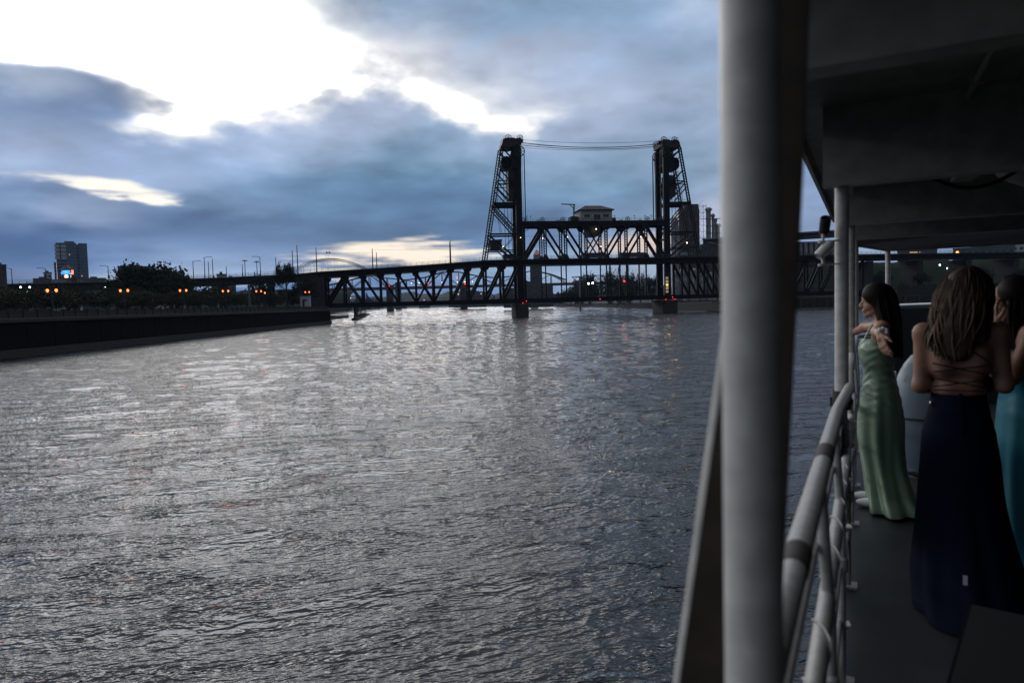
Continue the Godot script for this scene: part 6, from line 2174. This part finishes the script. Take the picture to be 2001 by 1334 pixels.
	var nover := func(u, w): return nh + Vector3(-cos(PI * u) * (0.116 - 0.01 * w), 0.035 - 0.02 * w, 0.02 + sin(PI * u) * (0.09 + 0.025 * w))
	var ntip := func(u, w): return nh + Vector3(-0.16 + 0.23 * u, -0.22 - 0.14 * (1.0 - absf(u - 0.4) * 1.6) * (0.5 + 0.5 * w), 0.085 + 0.055 * w)
	locks(b, r, 190, nroot, nover, ntip, 0.014, 0.0098)
	part("wavy_hair", n, b, M.hair_brown)
	b = Mb.new()
	locks(b, r, 46, func(u, w): return nroot.call(u * 0.3, w), func(u, w): return nover.call(u * 0.32, w) * 1.0 + Vector3(-0.008, -0.02, 0.006), func(u, w): return ntip.call(u * 0.32, w) + Vector3(-0.006, 0, 0.008), 0.017, 0.008)
	locks(b, r, 26, func(u, w): return nroot.call(0.35 + u * 0.4, w), func(u, w): return nover.call(0.35 + u * 0.4, w) + Vector3(0, -0.03, 0.012), func(u, w): return ntip.call(0.35 + u * 0.4, w) + Vector3(0, 0, 0.01), 0.015, 0.007)
	part("hair_highlights", n, b, M.hair_light)
	# ---- the third woman, mostly hidden behind the second and in shade
	var t3 := thing("person_002", "dark haired woman in turquoise gown at right edge, hand raised to chin", "person", on_deck(0.76, 4.7), BOAT_TURN)
	var th := Vector3(-0.02, 1.5, 0)
	la = [Vector3(0.03, 1.32, 0.16), Vector3(-0.06, 1.08, 0.2), Vector3(-0.125, 1.36, 0.09)]
	ra = [Vector3(0.03, 1.32, -0.16), Vector3(-0.04, 1.06, -0.2), Vector3(-0.2, 1.0, -0.05)]
	bones = [[Vector3(0.03, 0.88, -0.05), Vector3(0.03, 0.88, 0.05), 0.082, 0.082], [Vector3(0.02, 1.0, -0.035), Vector3(0.02, 1.0, 0.035), 0.085, 0.085], [Vector3(0.015, 1.14, -0.06), Vector3(0.015, 1.14, 0.06), 0.092, 0.092], [Vector3(-0.045, 1.15, 0.06), Vector3(-0.045, 1.15, 0.055), 0.05, 0.05], [Vector3(-0.045, 1.15, -0.06), Vector3(-0.045, 1.15, -0.055), 0.05, 0.05], [Vector3(0.03, 1.27, -0.11), Vector3(0.03, 1.27, 0.11), 0.06, 0.06], [Vector3(0.03, 1.32, 0), Vector3(-0.01, 1.42, 0), 0.05, 0.045],
		[Vector3(0.03, 1.335, 0), la[0], 0.042, 0.045], [Vector3(0.03, 1.335, 0), ra[0], 0.042, 0.045], [la[0], la[1], 0.044, 0.035], [la[1], la[2], 0.034, 0.024], [ra[0], ra[1], 0.044, 0.035], [ra[1], ra[2], 0.034, 0.024],
		[Vector3(0.03, 0.84, 0.06), Vector3(0.02, 0.47, 0.08), 0.066, 0.055], [Vector3(0.02, 0.47, 0.08), Vector3(0.04, 0.05, 0.08), 0.052, 0.035], [Vector3(0.03, 0.84, -0.06), Vector3(0.02, 0.47, -0.08), 0.066, 0.055], [Vector3(0.02, 0.47, -0.08), Vector3(0.04, 0.05, -0.08), 0.052, 0.035]]
	body(t3, M.skin_tan, bones, head_bones(th, Vector3(-0.75, -0.15, -0.65).normalized()), [hand(la[2], Vector3(-0.15, 1.0, -0.25), Vector3(-0.8, 0, 0.6), 1.0, 0.8), hand(ra[2], Vector3(-0.9, 0.1, 0.4), Vector3(0, 1, 0), 1.0, 0.7)])
	face(t3, th, Vector3(-0.75, -0.15, -0.65).normalized())
	b = Mb.new()
	b.lathe([Vector2(0.0088, -0.002), Vector2(0.0112, 0), Vector2(0.0088, 0.002)], la[2] + Vector3(-0.03, 0.118, -0.02), 10)
	part("ring", t3, b, M.chrome)
	b = Mb.new()
	gown(b, [[1.23, -0.1, 0.1, 0, 0.135], [1.15, -0.118, 0.115, 0, 0.16], [1.0, -0.09, 0.115, 0, 0.14], [0.88, -0.1, 0.145, 0, 0.165], [0.7, -0.11, 0.17, 0, 0.19], [0.5, -0.115, 0.18, 0, 0.2], [0.25, -0.12, 0.22, 0, 0.24], [0.02, -0.14, 0.26, 0, 0.3]], 8, 0.05, 0.007, 2.2)
	part("gown", t3, b, M.turquoise)
	b = Mb.new()
	flesh(b, [[th + Vector3(0.025, 0.045, -0.02), th + Vector3(0.0, 0.052, 0.02), 0.088, 0.088], [th + Vector3(0.04, 0.0, 0), th + Vector3(0.07, -0.22, 0.0), 0.085, 0.08], [th + Vector3(0.07, -0.2, 0.03), th + Vector3(0.09, -0.4, 0.03), 0.07, 0.04]], 0.01, 0.03)
	locks(b, r, 130, func(u, w): return th + Vector3(-0.06 + 0.1 * u, 0.124 + 0.014 * sin(PI * u), (w - 0.5) * 0.03), func(u, w): return th + Vector3(-0.045 + 0.16 * u, 0.03 - 0.03 * u, (0.106 - 0.05 * u * u) * (-1.0 if w < 0.5 else 1.0) * (0.55 + 0.45 * absf(w * 2.0 - 1.0))), func(u, w): return th + Vector3(-0.03 + 0.16 * u, -0.36 - 0.06 * w, (w - 0.5) * 0.2), 0.007, 0.009)
	part("dark_hair", t3, b, M.hair_dark)
